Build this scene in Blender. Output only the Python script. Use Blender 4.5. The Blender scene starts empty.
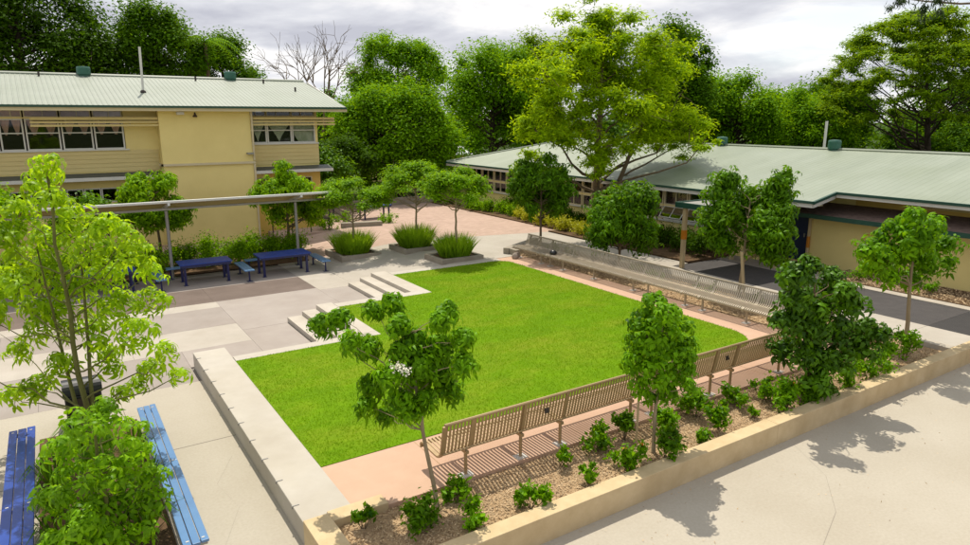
import bpy, math, random
import numpy as np
from mathutils import Vector, Matrix

R = math.radians
rng = np.random.default_rng(11)
rnd = random.Random(4)
SC = bpy.context.scene
COL = SC.collection

# ------------------------------------------------------------------ camera
cd = bpy.data.cameras.new('camera'); cam = bpy.data.objects.new('camera', cd); COL.objects.link(cam)
cam.location = (0, 0, 6.0)
cam.rotation_euler = (R(90 - 12.97), 0, R(-32.88))
cd.sensor_width = 36.0; cd.lens = 671 / 970 * 36.0
cd.clip_start = 0.1; cd.clip_end = 3000
SC.camera = cam

# ------------------------------------------------------------------ world: sky with broken cloud
SUN = Vector((0.17, 0.46, 1.0)).normalized()
W = bpy.data.worlds.new('World'); SC.world = W; W.use_nodes = True
nt = W.node_tree; N = nt.nodes; LK = nt.links
for n in list(N): N.remove(n)
def nn(t, **kw):
    n = N.new(t)
    for k, v in kw.items(): setattr(n, k, v)
    return n
out = nn('ShaderNodeOutputWorld'); bg = nn('ShaderNodeBackground'); bg.inputs[1].default_value = 0.12
sky = nn('ShaderNodeTexSky', sky_type='NISHITA', sun_disc=False)
sky.sun_elevation = math.asin(SUN.z); sky.sun_rotation = math.atan2(SUN.x, SUN.y)
tc = nn('ShaderNodeTexCoord'); sx = nn('ShaderNodeSeparateXYZ'); LK.new(tc.outputs['Generated'], sx.inputs[0])
zz = nn('ShaderNodeMath', operation='MAXIMUM'); LK.new(sx.outputs[2], zz.inputs[0]); zz.inputs[1].default_value = 0.0
za = nn('ShaderNodeMath', operation='ADD'); LK.new(zz.outputs[0], za.inputs[0]); za.inputs[1].default_value = 0.16
dx = nn('ShaderNodeMath', operation='DIVIDE'); LK.new(sx.outputs[0], dx.inputs[0]); LK.new(za.outputs[0], dx.inputs[1])
dy = nn('ShaderNodeMath', operation='DIVIDE'); LK.new(sx.outputs[1], dy.inputs[0]); LK.new(za.outputs[0], dy.inputs[1])
cb = nn('ShaderNodeCombineXYZ'); LK.new(dx.outputs[0], cb.inputs[0]); LK.new(dy.outputs[0], cb.inputs[1])
cb.inputs[2].default_value = 3.1
n1 = nn('ShaderNodeTexNoise'); n1.inputs['Scale'].default_value = 1.05; n1.inputs['Detail'].default_value = 9; n1.inputs['Roughness'].default_value = 0.56
n1.inputs['Distortion'].default_value = 0.25
LK.new(cb.outputs[0], n1.inputs['Vector'])
n2 = nn('ShaderNodeTexNoise'); n2.inputs['Scale'].default_value = 0.4; n2.inputs['Detail'].default_value = 5
LK.new(cb.outputs[0], n2.inputs['Vector'])
r1 = nn('ShaderNodeValToRGB'); LK.new(n1.outputs[0], r1.inputs[0])
r1.color_ramp.elements[0].position = 0.38; r1.color_ramp.elements[0].color = (0.50, 0.51, 0.575, 1)
r1.color_ramp.elements[1].position = 0.60; r1.color_ramp.elements[1].color = (0.92, 0.905, 0.90, 1)
e = r1.color_ramp.elements.new(0.5); e.color = (0.68, 0.69, 0.735, 1)
r2 = nn('ShaderNodeValToRGB'); LK.new(n2.outputs[0], r2.inputs[0])
r2.color_ramp.elements[0].position = 0.26; r2.color_ramp.elements[0].color = (0.4, 0.4, 0.4, 1)
r2.color_ramp.elements[1].position = 0.42; r2.color_ramp.elements[1].color = (1, 1, 1, 1)
sc10 = nn('ShaderNodeVectorMath', operation='SCALE'); LK.new(r1.outputs[0], sc10.inputs[0]); sc10.inputs['Scale'].default_value = 6.9
mx = nn('ShaderNodeMix', data_type='RGBA'); LK.new(r2.outputs[0], mx.inputs[0]); LK.new(sky.outputs[0], mx.inputs[6]); LK.new(sc10.outputs[0], mx.inputs[7])
LK.new(mx.outputs[2], bg.inputs[0]); LK.new(bg.outputs[0], out.inputs[0])

# ------------------------------------------------------------------ sun, exposure
ld = bpy.data.lights.new('sun', 'SUN'); ld.energy = 3.3; ld.angle = R(0.55); ld.color = (1.0, 0.93, 0.80)
sun = bpy.data.objects.new('sun', ld); COL.objects.link(sun)
sun.rotation_euler = SUN.to_track_quat('Z', 'Y').to_euler(); sun.location = (10, 10, 40)
VS = SC.view_settings; VS.view_transform = 'Standard'; VS.look = 'None'; VS.exposure = 0.48; VS.gamma = 1.0
SC.cycles.max_bounces = 8; SC.cycles.transparent_max_bounces = 12

# ------------------------------------------------------------------ materials
M = {}
def mat(name, c1, c2=None, scale=3.0, rough=0.8, spec=0.3, bump=0.0, bscale=60.0, big=None, metal=0.0, island=False, detail=4, stretch=None):
    m = bpy.data.materials.new(name); m.use_nodes = True
    t = m.node_tree; b = t.nodes['Principled BSDF']
    b.inputs['Roughness'].default_value = rough; b.inputs['Specular IOR Level'].default_value = spec
    b.inputs['Metallic'].default_value = metal
    c2 = c2 or tuple(x * 0.82 for x in c1)
    g = t.nodes.new('ShaderNodeNewGeometry')
    pos = g.outputs['Position']
    if stretch:
        mp = t.nodes.new('ShaderNodeVectorMath'); mp.operation = 'MULTIPLY'; t.links.new(pos, mp.inputs[0]); mp.inputs[1].default_value = stretch; pos = mp.outputs[0]
    nz = t.nodes.new('ShaderNodeTexNoise'); nz.inputs['Scale'].default_value = scale; nz.inputs['Detail'].default_value = detail; nz.inputs['Roughness'].default_value = 0.6
    t.links.new(pos, nz.inputs['Vector'])
    mr = t.nodes.new('ShaderNodeMapRange'); t.links.new(nz.outputs[0], mr.inputs[0])
    mr.inputs[1].default_value = 0.3; mr.inputs[2].default_value = 0.7
    mx = t.nodes.new('ShaderNodeMix'); mx.data_type = 'RGBA'
    t.links.new(mr.outputs[0], mx.inputs[0]); mx.inputs[6].default_value = (*c2, 1); mx.inputs[7].default_value = (*c1, 1)
    col = mx.outputs[2]
    if island:
        mv = t.nodes.new('ShaderNodeMapRange'); t.links.new(g.outputs['Random Per Island'], mv.inputs[0])
        mv.inputs[3].default_value = 0.6 if island is True else island; mv.inputs[4].default_value = 1.3
        h = t.nodes.new('ShaderNodeHueSaturation'); t.links.new(col, h.inputs['Color']); t.links.new(mv.outputs[0], h.inputs['Value']); col = h.outputs[0]
    if big:
        bz = t.nodes.new('ShaderNodeTexNoise'); bz.inputs['Scale'].default_value = big[0]; bz.inputs['Detail'].default_value = 6; bz.inputs['Roughness'].default_value = 0.65
        t.links.new(g.outputs['Position'], bz.inputs['Vector'])
        br = t.nodes.new('ShaderNodeMapRange'); t.links.new(bz.outputs[0], br.inputs[0])
        br.inputs[1].default_value = 0.35; br.inputs[2].default_value = 0.65
        m2 = t.nodes.new('ShaderNodeMix'); m2.data_type = 'RGBA'; m2.blend_type = 'MULTIPLY'; m2.inputs[0].default_value = 1
        m3 = t.nodes.new('ShaderNodeMix'); m3.data_type = 'RGBA'; t.links.new(br.outputs[0], m3.inputs[0])
        m3.inputs[6].default_value = (*big[1], 1); m3.inputs[7].default_value = (1, 1, 1, 1)
        t.links.new(col, m2.inputs[6]); t.links.new(m3.outputs[2], m2.inputs[7]); col = m2.outputs[2]
    t.links.new(col, b.inputs['Base Color'])
    if bump:
        n3 = t.nodes.new('ShaderNodeTexNoise'); n3.inputs['Scale'].default_value = bscale; n3.inputs['Detail'].default_value = 3
        t.links.new(g.outputs['Position'], n3.inputs['Vector'])
        bp = t.nodes.new('ShaderNodeBump'); bp.inputs['Strength'].default_value = bump; bp.inputs['Distance'].default_value = 0.02
        t.links.new(n3.outputs[0], bp.inputs['Height']); t.links.new(bp.outputs[0], b.inputs['Normal'])
    M[name] = m
    return m

def leafmat(name, dark, light, trans, tf=0.4, rough=0.5, spec=0.25, var=0.7):
    m = bpy.data.materials.new(name); m.use_nodes = True
    t = m.node_tree; b = t.nodes['Principled BSDF']; o = t.nodes['Material Output']
    g = t.nodes.new('ShaderNodeNewGeometry')
    nz = t.nodes.new('ShaderNodeTexNoise'); nz.inputs['Scale'].default_value = 1.1; nz.inputs['Detail'].default_value = 2
    t.links.new(g.outputs['Position'], nz.inputs['Vector'])
    ad = t.nodes.new('ShaderNodeMath'); ad.operation = 'MULTIPLY_ADD'
    t.links.new(g.outputs['Random Per Island'], ad.inputs[0]); ad.inputs[1].default_value = var
    ms = t.nodes.new('ShaderNodeMath'); ms.operation = 'MULTIPLY_ADD'; t.links.new(nz.outputs[0], ms.inputs[0]); ms.inputs[1].default_value = 1.0; ms.inputs[2].default_value = .12 - .62 * var
    t.links.new(ms.outputs[0], ad.inputs[2])
    mx = t.nodes.new('ShaderNodeMix'); mx.data_type = 'RGBA'; t.links.new(ad.outputs[0], mx.inputs[0])
    mx.inputs[6].default_value = (*dark, 1); mx.inputs[7].default_value = (*light, 1)
    t.links.new(mx.outputs[2], b.inputs['Base Color'])
    b.inputs['Roughness'].default_value = rough; b.inputs['Specular IOR Level'].default_value = spec
    tr = t.nodes.new('ShaderNodeBsdfTranslucent')
    mt = t.nodes.new('ShaderNodeMix'); mt.data_type = 'RGBA'; t.links.new(ad.outputs[0], mt.inputs[0])
    mt.inputs[6].default_value = (*[x * 0.55 for x in trans], 1); mt.inputs[7].default_value = (*trans, 1)
    t.links.new(mt.outputs[2], tr.inputs[0])
    s = t.nodes.new('ShaderNodeMixShader'); s.inputs[0].default_value = tf
    t.links.new(b.outputs[0], s.inputs[1]); t.links.new(tr.outputs[0], s.inputs[2]); t.links.new(s.outputs[0], o.inputs[0])
    M[name] = m
    return m

mat('courtyard', (.465, .425, .35), (.415, .375, .305), 22, .9, .2, .4, 140, big=(.3, (.90, .885, .86)), detail=8)
mat('slab_light', (.45, .41, .355), (.40, .365, .31), 1.6, .85, .25, .2, 80, big=(.5, (.9, .88, .86)))
mat('slab_mid', (.335, .295, .265), (.295, .26, .23), 1.4, .85, .25, .2, 80, big=(.4, (.88, .86, .84)))
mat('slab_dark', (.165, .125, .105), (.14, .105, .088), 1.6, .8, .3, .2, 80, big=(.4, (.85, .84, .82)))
mat('joint', (.20, .18, .155))
mat('slab_warm', (.37, .33, .295), (.33, .29, .26), 1.4, .85, .25, .2, 80, big=(.4, (.9, .88, .86)))
mat('white_concrete', (.49, .455, .395), (.44, .405, .35), 1.3, .8, .25, .15, 70, big=(.7, (.9, .88, .84)))
mat('step_concrete', (.50, .455, .39), (.44, .40, .34), 2, .85, .25, .15, 70, big=(.8, (.88, .86, .82)))
mat('cream_wall', (.60, .475, .29), (.55, .43, .255), 1.2, .85, .2, .2, 60, big=(2.2, (.84, .81, .76)))
mat('planter_concrete', (.36, .32, .26), (.30, .265, .21), 2, .9, .2, .25, 70, big=(.9, (.8, .78, .74)))
mat('pink_path', (.54, .365, .26), (.505, .335, .235), 1.5, .85, .2, .2, 90, big=(.4, (.9, .88, .86)))
mat('soil', (.44, .31, .18), (.32, .215, .12), 6, .95, .1, .6, 40)
mat('dark_soil', (.16, .10, .055), (.08, .05, .028), 5, .95, .1, .6, 40)
mat('mulch', (.60, .45, .28), (.40, .285, .165), 5, .9, .15, island=True)
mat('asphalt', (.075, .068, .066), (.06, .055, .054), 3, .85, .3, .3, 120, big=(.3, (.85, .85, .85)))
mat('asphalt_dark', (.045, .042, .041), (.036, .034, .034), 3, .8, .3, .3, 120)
mat('kerb', (.45, .40, .33), (.36, .32, .26), 2, .9, .2, .2, 60)
mat('lawn_base', (.13, .25, .002), (.10, .20, .002), 2.2, .9, .1, .3, 60)
mat('far_grass', (.10, .17, .02), (.06, .11, .012), .6, .9, .1)
mat('earth', (.05, .075, .02), (.035, .05, .014), .3, .95, .1)
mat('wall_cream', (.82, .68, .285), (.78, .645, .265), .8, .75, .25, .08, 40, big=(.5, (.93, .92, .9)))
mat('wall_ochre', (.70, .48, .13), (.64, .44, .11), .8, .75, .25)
mat('trim_cream', (.62, .54, .36), (.57, .49, .32), 2, .6, .3)
mat('trim_white', (.64, .63, .58), (.58, .57, .52), 2, .5, .4)
mat('boards', (.66, .54, .25), (.60, .49, .22), 2, .7, .25, stretch=(.6, .6, 6))
mat('gutter_green', (.02, .075, .05), (.015, .06, .04), 2, .45, .4)
mat('apron_grey', (.085, .095, .085), (.07, .08, .07), 2, .5, .4)
mat('roof_left', (.30, .33, .27), (.27, .295, .24), .9, .45, .4, big=(.35, (.9, .92, .88)))
mat('roof_right', (.28, .315, .245), (.235, .27, .205), .7, .45, .4, big=(.25, (.84, .86, .78)), stretch=(.35, 1.6, 1))
mat('roof_brown', (.24, .17, .145), (.12, .085, .07), 5, .9, .2, .4, 30, stretch=(3, 1, 1))
mat('vent_green', (.03, .13, .085), (.022, .10, .065), 3, .4, .5)
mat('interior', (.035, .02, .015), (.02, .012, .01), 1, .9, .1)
mat('door_blue', (.006, .02, .075), None, 1, .5, .4)
mat('curtain_pink', (.80, .50, .43), (.66, .38, .32), 6, .9, .1)
mat('curtain_white', (.82, .80, .64), (.70, .68, .52), 6, .9, .1)
mat('canopy_white', (.62, .62, .58), (.56, .56, .52), 2, .4, .4)
mat('canopy_under', (.76, .58, .27), (.70, .53, .24), 1, .6, .3)
mat('steel_grey', (.34, .33, .30), (.28, .27, .25), 3, .45, .5, metal=.4)
mat('bench_metal', (.40, .285, .15), (.35, .245, .125), 4, .42, .45, metal=.25)
mat('far_bench_metal', (.40, .34, .26), (.35, .30, .22), 4, .38, .5, metal=.3)
mat('blue_dark', (.008, .012, .085), (.006, .01, .07), 3, .35, .5)
mat('blue_seat', (.014, .060, .34), (.010, .045, .27), 3, .3, .5, big=(2.5, (.8, .8, .82)))
mat('blue_table', (.02, .05, .26), (.015, .04, .21), 3, .45, .4)
mat('blue_pale', (.10, .22, .42), (.085, .19, .37), 3, .28, .6)
mat('bin_black', (.015, .015, .016), (.01, .01, .011), 4, .32, .5)
mat('plate_white', (.6, .57, .52), None, 3, .5, .4)
mat('bark', (.20, .15, .09), (.12, .085, .05), 9, .9, .15, .5, 30, stretch=(1, 1, .25))
mat('bark_pale', (.34, .27, .17), (.24, .185, .11), 9, .9, .15, .4, 30, stretch=(1, 1, .25))
mat('bark_green', (.17, .17, .05), (.11, .11, .03), 7, .8, .2, .4, 30, stretch=(1, 1, .3))
mat('bark_dark', (.065, .05, .035), (.035, .027, .02), 6, .9, .1)
mat('timber', (.50, .40, .24), (.42, .33, .19), 4, .8, .2, stretch=(3, 3, .5))
mat('orange_paint', (.55, .20, .015), None, 4, .6, .3)
mat('dark_metal', (.045, .032, .025), None, 4, .45, .4)
mat('highlight_white', (.75, .74, .66), (.7, .66, .5), 9, .7, .2)  # off-white for the highlights painted onto the slim tree's leaves
mat('flower_orange', (.7, .28, .02), None, 9, .7, .2)
mat('water_tank', (.5, .55, .56), None, 2, .5, .4)
mat('far_roof', (.62, .66, .68), None, 2, .5, .4)
mat('rock', (.35, .29, .24), None, 4, .9, .2)

leafmat('leaf_lime', (.04, .105, .001), (.33, .52, .008), (.66, .92, .012), .48, .42, .15)
leafmat('leaf_mid', (.022, .082, .001), (.24, .46, .004), (.44, .74, .006), .38, .5, .08)
leafmat('leaf_deep', (.012, .048, .001), (.125, .29, .003), (.26, .48, .005), .33, .45, .10)
leafmat('leaf_dark', (.009, .03, .001), (.07, .155, .003), (.15, .31, .005), .30, .6, .06, .45)
leafmat('leaf_sap', (.020, .080, .001), (.24, .47, .005), (.46, .78, .008), .38, .42, .15)
leafmat('leaf_far', (.022, .080, .001), (.20, .42, .003), (.40, .68, .005), .34, .6, .05, .45)
leafmat('leaf_far_deep', (.013, .048, .001), (.11, .25, .003), (.24, .44, .005), .30, .6, .05, .45)
leafmat('leaf_shadow', (.008, .036, .001), (.105, .25, .003), (.17, .33, .004), .24, .42, .18)
leafmat('leaf_yellow', (.05, .13, .001), (.36, .55, .004), (.66, .88, .006), .44, .6, .05)
leafmat('leaf_olive', (.035, .08, .001), (.21, .36, .004), (.44, .64, .006), .38, .6, .05)
leafmat('leaf_bush', (.016, .072, .001), (.18, .40, .003), (.36, .66, .005), .35, .45, .10)
leafmat('leaf_gold', (.30, .32, .012), (.55, .54, .02), (.7, .7, .03), .4, .5, .2)
leafmat('leaf_euc', (.02, .045, .018), (.05, .085, .03), (.08, .13, .03), .3, .5, .3)
leafmat('grass_blade', (.085, .20, .001), (.16, .30, .002), (.36, .60, .003), .42, .8, .02, .35)
leafmat('tuft_blade', (0.099, 0.22, 0.0088), (0.286, 0.455, 0.0182), (0.598, 0.858, 0.026), 0.49, 0.5, 0.12)

def patchy(name, dry, fac):
    """large soft patches of drier, yellower growth mixed into a leaf or lawn material"""
    t = M[name].node_tree; b = t.nodes['Principled BSDF']; src = b.inputs['Base Color'].links[0].from_socket
    g = t.nodes.new('ShaderNodeNewGeometry'); n = t.nodes.new('ShaderNodeTexNoise'); n.inputs['Scale'].default_value = .55; n.inputs['Detail'].default_value = 7; n.inputs['Roughness'].default_value = .68
    st_ = t.nodes.new('ShaderNodeVectorMath'); st_.operation = 'MULTIPLY'; st_.inputs[1].default_value = (.7, 1.5, 1); t.links.new(g.outputs['Position'], st_.inputs[0]); t.links.new(st_.outputs[0], n.inputs['Vector'])
    r = t.nodes.new('ShaderNodeMapRange'); t.links.new(n.outputs[0], r.inputs[0]); r.inputs[1].default_value = .44; r.inputs[2].default_value = .72; r.inputs[4].default_value = fac
    m = t.nodes.new('ShaderNodeMix'); m.data_type = 'RGBA'; t.links.new(r.outputs[0], m.inputs[0]); t.links.new(src, m.inputs[6]); m.inputs[7].default_value = (*dry, 1)
    t.links.new(m.outputs[2], b.inputs['Base Color'])
patchy('grass_blade', (.30, .35, .010), .5); patchy('lawn_base', (.24, .25, .02), .6)

def glass(name, tint, refl=0.35):
    m = bpy.data.materials.new(name); m.use_nodes = True
    t = m.node_tree; o = t.nodes['Material Output']; t.nodes.remove(t.nodes['Principled BSDF'])
    a = t.nodes.new('ShaderNodeBsdfTransparent'); a.inputs[0].default_value = (*tint, 1)
    gl = t.nodes.new('ShaderNodeBsdfGlossy'); gl.inputs['Roughness'].default_value = .03
    fr = t.nodes.new('ShaderNodeFresnel'); fr.inputs[0].default_value = 1.5
    s = t.nodes.new('ShaderNodeMixShader'); t.links.new(fr.outputs[0], s.inputs[0]); t.links.new(a.outputs[0], s.inputs[1]); t.links.new(gl.outputs[0], s.inputs[2])
    t.links.new(s.outputs[0], o.inputs[0]); M[name] = m
glass('glass', (.86, .88, .85))

def brickmat():
    m = bpy.data.materials.new('brick_paving'); m.use_nodes = True
    t = m.node_tree; b = t.nodes['Principled BSDF']; b.inputs['Roughness'].default_value = .9; b.inputs['Specular IOR Level'].default_value = .2
    g = t.nodes.new('ShaderNodeNewGeometry')
    br = t.nodes.new('ShaderNodeTexBrick'); t.links.new(g.outputs['Position'], br.inputs['Vector'])
    br.inputs['Scale'].default_value = 1.0; br.inputs['Brick Width'].default_value = .24; br.inputs['Row Height'].default_value = .12; br.inputs['Mortar Size'].default_value = .006
    br.inputs['Color1'].default_value = (.54, .385, .31, 1); br.inputs['Color2'].default_value = (.45, .315, .25, 1); br.inputs['Mortar'].default_value = (.46, .36, .28, 1)
    nz = t.nodes.new('ShaderNodeTexNoise'); nz.inputs['Scale'].default_value = .7; nz.inputs['Detail'].default_value = 5; t.links.new(g.outputs['Position'], nz.inputs['Vector'])
    mx = t.nodes.new('ShaderNodeMix'); mx.data_type = 'RGBA'; mx.blend_type = 'MULTIPLY'; mx.inputs[0].default_value = .25
    t.links.new(br.outputs[0], mx.inputs[6]); t.links.new(nz.outputs[0], mx.inputs[7]); t.links.new(mx.outputs[2], b.inputs['Base Color'])
    M['brick_paving'] = m
brickmat()

# ------------------------------------------------------------------ mesh helpers (all coordinates are world metres)
ORG = {}
def mesh_np(name, V, F):
    """V (n,3), F (m,k) all faces with k corners."""
    V = np.asarray(V, dtype=np.float32); F = np.asarray(F, dtype=np.int32)
    me = bpy.data.meshes.new(name); me.vertices.add(len(V)); me.vertices.foreach_set('co', V.ravel())
    k = F.shape[1]; me.loops.add(F.size); me.loops.foreach_set('vertex_index', F.ravel())
    me.polygons.add(len(F)); me.polygons.foreach_set('loop_start', np.arange(0, F.size, k, dtype=np.int32))
    me.update(calc_edges=True)
    return me
def org(o): return ORG.get(o.name, Vector((0, 0, 0)))
def link(name, me, m, parent=None, kind=None, smooth=False):
    o = bpy.data.objects.new(name, me); COL.objects.link(o)
    if m:
        me.materials.clear(); me.materials.append(M[m] if isinstance(m, str) else m)
    if parent: o.parent = parent; ORG[o.name] = org(parent)
    if kind: o['kind'] = kind
    if smooth:
        me.polygons.foreach_set('use_smooth', np.ones(len(me.polygons), dtype=bool)); me.update()
    return o
class MB:
    def __init__(s): s.v = []; s.f = []
    def box(s, x0, x1, y0, y1, z0, z1):
        n = len(s.v)
        s.v += [(x0, y0, z0), (x1, y0, z0), (x1, y1, z0), (x0, y1, z0), (x0, y0, z1), (x1, y0, z1), (x1, y1, z1), (x0, y1, z1)]
        s.f += [tuple(n + i for i in q) for q in ((0, 3, 2, 1), (4, 5, 6, 7), (0, 1, 5, 4), (1, 2, 6, 5), (2, 3, 7, 6), (3, 0, 4, 7))]
        return s
    def obox(s, c, ax, ay, az):
        """oriented box: centre and three half-axis vectors"""
        c, ax, ay, az = Vector(c), Vector(ax), Vector(ay), Vector(az); n = len(s.v)
        for i, j, k in ((-1, -1, -1), (1, -1, -1), (1, 1, -1), (-1, 1, -1), (-1, -1, 1), (1, -1, 1), (1, 1, 1), (-1, 1, 1)):
            s.v.append(tuple(c + ax * i + ay * j + az * k))
        s.f += [tuple(n + i for i in q) for q in ((0, 3, 2, 1), (4, 5, 6, 7), (0, 1, 5, 4), (1, 2, 6, 5), (2, 3, 7, 6), (3, 0, 4, 7))]
        return s
    def prism(s, poly, z0, z1, zf=None):
        n = len(s.v); k = len(poly)
        s.v += [(x, y, z0) for x, y in poly] + [(x, y, z1 if zf is None else zf(x, y)) for x, y in poly]
        s.f.append(tuple(n + i for i in reversed(range(k)))); s.f.append(tuple(n + k + i for i in range(k)))
        for i in range(k):
            j = (i + 1) % k; s.f.append((n + i, n + j, n + k + j, n + k + i))
        return s
    def quad(s, *p):
        n = len(s.v); s.v += [tuple(q) for q in p]; s.f.append(tuple(range(n, n + len(p)))); return s
    def tube(s, pts, rad, k=8, caps=True):
        pts = [Vector(p) for p in pts]
        if not isinstance(rad, (list, tuple)): rad = [rad] * len(pts)
        n0 = len(s.v); up = Vector((0.13, 0.31, 0.94))
        for i, p in enumerate(pts):
            t = (pts[min(i + 1, len(pts) - 1)] - pts[max(i - 1, 0)]).normalized()
            a = t.cross(up if abs(t.dot(up)) < .95 else Vector((1, 0, 0))).normalized(); b = t.cross(a)
            for j in range(k):
                w = 2 * math.pi * j / k
                s.v.append(tuple(p + (a * math.cos(w) + b * math.sin(w)) * rad[i]))
        for i in range(len(pts) - 1):
            for j in range(k):
                q = (j + 1) % k
                s.f.append((n0 + i * k + j, n0 + i * k + q, n0 + (i + 1) * k + q, n0 + (i + 1) * k + j))
        if caps:
            s.f.append(tuple(n0 + j for j in range(k))); e = n0 + (len(pts) - 1) * k
            s.f.append(tuple(e + j for j in reversed(range(k))))
        return s
    def lathe(s, c, prof, k=16):
        n0 = len(s.v)
        for r, z in prof:
            for j in range(k):
                w = 2 * math.pi * j / k; s.v.append((c[0] + r * math.cos(w), c[1] + r * math.sin(w), c[2] + z))
        for i in range(len(prof) - 1):
            for j in range(k):
                q = (j + 1) % k; s.f.append((n0 + i * k + j, n0 + i * k + q, n0 + (i + 1) * k + q, n0 + (i + 1) * k + j))
        e = n0 + (len(prof) - 1) * k
        s.f.append(tuple(e + j for j in range(k))); s.f.append(tuple(n0 + j for j in reversed(range(k))))
        return s
    def mesh(s, name, o=None):
        me = bpy.data.meshes.new(name); v = s.v
        if o is not None: v = [(a - o.x, b - o.y, c - o.z) for a, b, c in v]
        me.from_pydata(v, [], s.f); me.update(); return me
    def build(s, name, m, parent=None, kind=None, smooth=False, bevel=0):
        ob = link(name, s.mesh(name, org(parent) if parent else None), m, parent, kind, smooth)
        if bevel:
            b = ob.modifiers.new('bevel', 'BEVEL'); b.width = bevel; b.segments = 2; b.limit_method = 'ANGLE'
        return ob
def tag(o, label, cat, group=None, kind=None):
    o['label'] = label; o['category'] = cat
    if group: o['group'] = group
    if kind: o['kind'] = kind
    return o
def thing(name, label, cat, loc, group=None):
    o = bpy.data.objects.new(name, None); COL.objects.link(o); o.location = loc; o.empty_display_size = .2
    ORG[o.name] = Vector(loc); return tag(o, label, cat, group)
KIDS = {}
def children_of(o): return [c for c in COL.objects if c.parent == o]
def copy_tree(o, loc=None, label=None, rotz=None):
    kids = {}
    for c in COL.objects:
        if c.parent: kids.setdefault(c.parent.name, []).append(c)
    def rec(a, p):
        c = a.copy(); COL.objects.link(c)
        if p: c.parent = p
        for k in kids.get(a.name, []): rec(k, c)
        return c
    r = rec(o, None)
    if loc is not None: r.location = loc
    if rotz is not None: r.rotation_euler.z = rotz
    if label: r['label'] = label
    return r
def piece(name, me, parent, local, rot=None, scale=None):
    o = bpy.data.objects.new(name, me); COL.objects.link(o); o.parent = parent; o.location = local
    if rot is not None: o.rotation_euler = rot
    if scale is not None: o.scale = scale
    ORG[o.name] = org(parent)
    return o

# ================================================================== SETTING
L = 0.38                                   # level of lawn, path and road above the courtyard
def gz(x, y):                              # the paving north of the lawn climbs gently to that level
    return L * min(max((x - 9.0) / 4.0, 0.0), 1.0)
def st(name, mb, m, **k): return mb.build(name, m, kind='structure', **k)

st('ground', MB().quad((-600, -600, -.12), (900, -600, -.12), (900, 1100, -.12), (-600, 1100, -.12)), 'earth')
st('courtyard', MB().prism([(-14, -12), (45, -12), (45, 6.8), (2.5, 6.8), (2.5, 16.0), (-14, 16.0)], -.1, 0.0), 'courtyard')
cy = bpy.data.objects['courtyard']
jm = MB()
for a in (-11.6, -5.6): jm.box(a, a + .012, -12, 16, .0, .0035)
jm.box(-14, 2.45, 12.70, 12.712, .0, .0035); jm.box(.55, .562, 12.72, 15.98, .0, .0035)
jm.build('saw_cut', 'joint', cy)
for pts in (((6.5, 4.2), (7.6, 4.6), (8.4, 4.4), (9.7, 4.9), (10.6, 5.6), (11.2, 6.6)), ((12.4, 2.6), (13.3, 3.4), (14.5, 3.7), (15.3, 4.6), (16.6, 5.0)), ((1.5, 9.2), (1.9, 10.1), (1.75, 11.0), (2.2, 11.9))):
    ck = MB()
    for (ax_, ay_), (bx_, by_) in zip(pts[:-1], pts[1:]): ck.quad((ax_, ay_ - .0022, .003), (bx_, by_ - .0022, .003), (bx_, by_ + .0022, .003), (ax_, ay_ + .0022, .003))
    ck.build('crack', 'joint', cy)

# plaza: a joint-coloured bed with slabs laid on it
plz = st('plaza', MB().box(-14, 5.54, 16.01, 22.8, -.1, -.03).box(5.54, 8.73, 19.43, 22.8, -.1, -.03).box(-14, 9, 22.8, 27.88, -.1, -.03).prism([(9, 22.42), (13, 22.42), (13, 27.88), (9, 27.88)], -.1, 0, lambda x, y: gz(x, y) - .03).box(13, 16, 22.42, 27.88, .1, L - .03), 'joint')
SLABM = {}
def slab(x0, x1, y0, y1, m):
    j = .0025; b = MB(); du = rnd.uniform(0, .003)
    b.prism([(x0 + j, y0 + j), (x1 - j, y0 + j), (x1 - j, y1 - j), (x0 + j, y1 - j)], -.09, 0, lambda x, y: gz(x, y) + du)
    b.build('concrete_slab', m, plz)
def band(x0, x1, y0, y1, m, nx):
    w = (x1 - x0) / nx
    for i in range(nx): slab(x0 + i * w, x0 + (i + 1) * w, y0, y1, m)
band(-13.4, 2.38, 16.0, 18.4, 'slab_mid', 5); slab(2.38, 4.2, 17.05, 18.4, 'slab_warm')
band(-13.4, 4.2, 18.4, 20.25, 'slab_light', 6)
band(-13.4, 4.2, 20.25, 22.38, 'slab_mid', 6)
band(-13.4, 4.2, 22.38, 23.1, 'slab_light', 5)
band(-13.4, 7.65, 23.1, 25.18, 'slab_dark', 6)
band(-13.4, 7.65, 25.18, 27.6, 'slab_mid', 6)
slab(4.2, 5.5, 16.2, 19.45, 'slab_warm'); slab(4.2, 7.65, 19.45, 21.2, 'slab_warm'); slab(4.2, 7.65, 21.2, 23.1, 'slab_warm')
slab(7.65, 8.7, 19.45, 21.2, 'slab_warm'); slab(7.65, 9.0, 22.75, 25.18, 'slab_light'); slab(7.65, 9.0, 25.18, 27.9, 'slab_light')
slab(7.65, 8.72, 21.2, 22.75, 'slab_warm')
slab(9.0, 13.0, 22.42, 25.18, 'slab_light'); slab(9.0, 13.0, 25.18, 27.9, 'slab_light')
slab(13.0, 16.0, 22.42, 25.0, 'slab_light'); slab(13.0, 16.0, 25.0, 27.9, 'slab_light')
st('concrete_apron', MB().prism([(16.0, 23.15), (18.6, 24.3), (18.6, 15), (20.0, 15), (20.0, 17.5), (20.9, 17.5), (20.9, 26.5), (16.0, 27.6)], .2, L + .0), 'slab_light')
bp = MB()
for xa, xb in ((-14, 9), (9, 13), (13, 21.6)): bp.prism([(xa, 27.9), (xb, 27.9), (xb, 60), (xa, 60)], -.1, 0, lambda x, y: gz(x, y) + .002)
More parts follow.
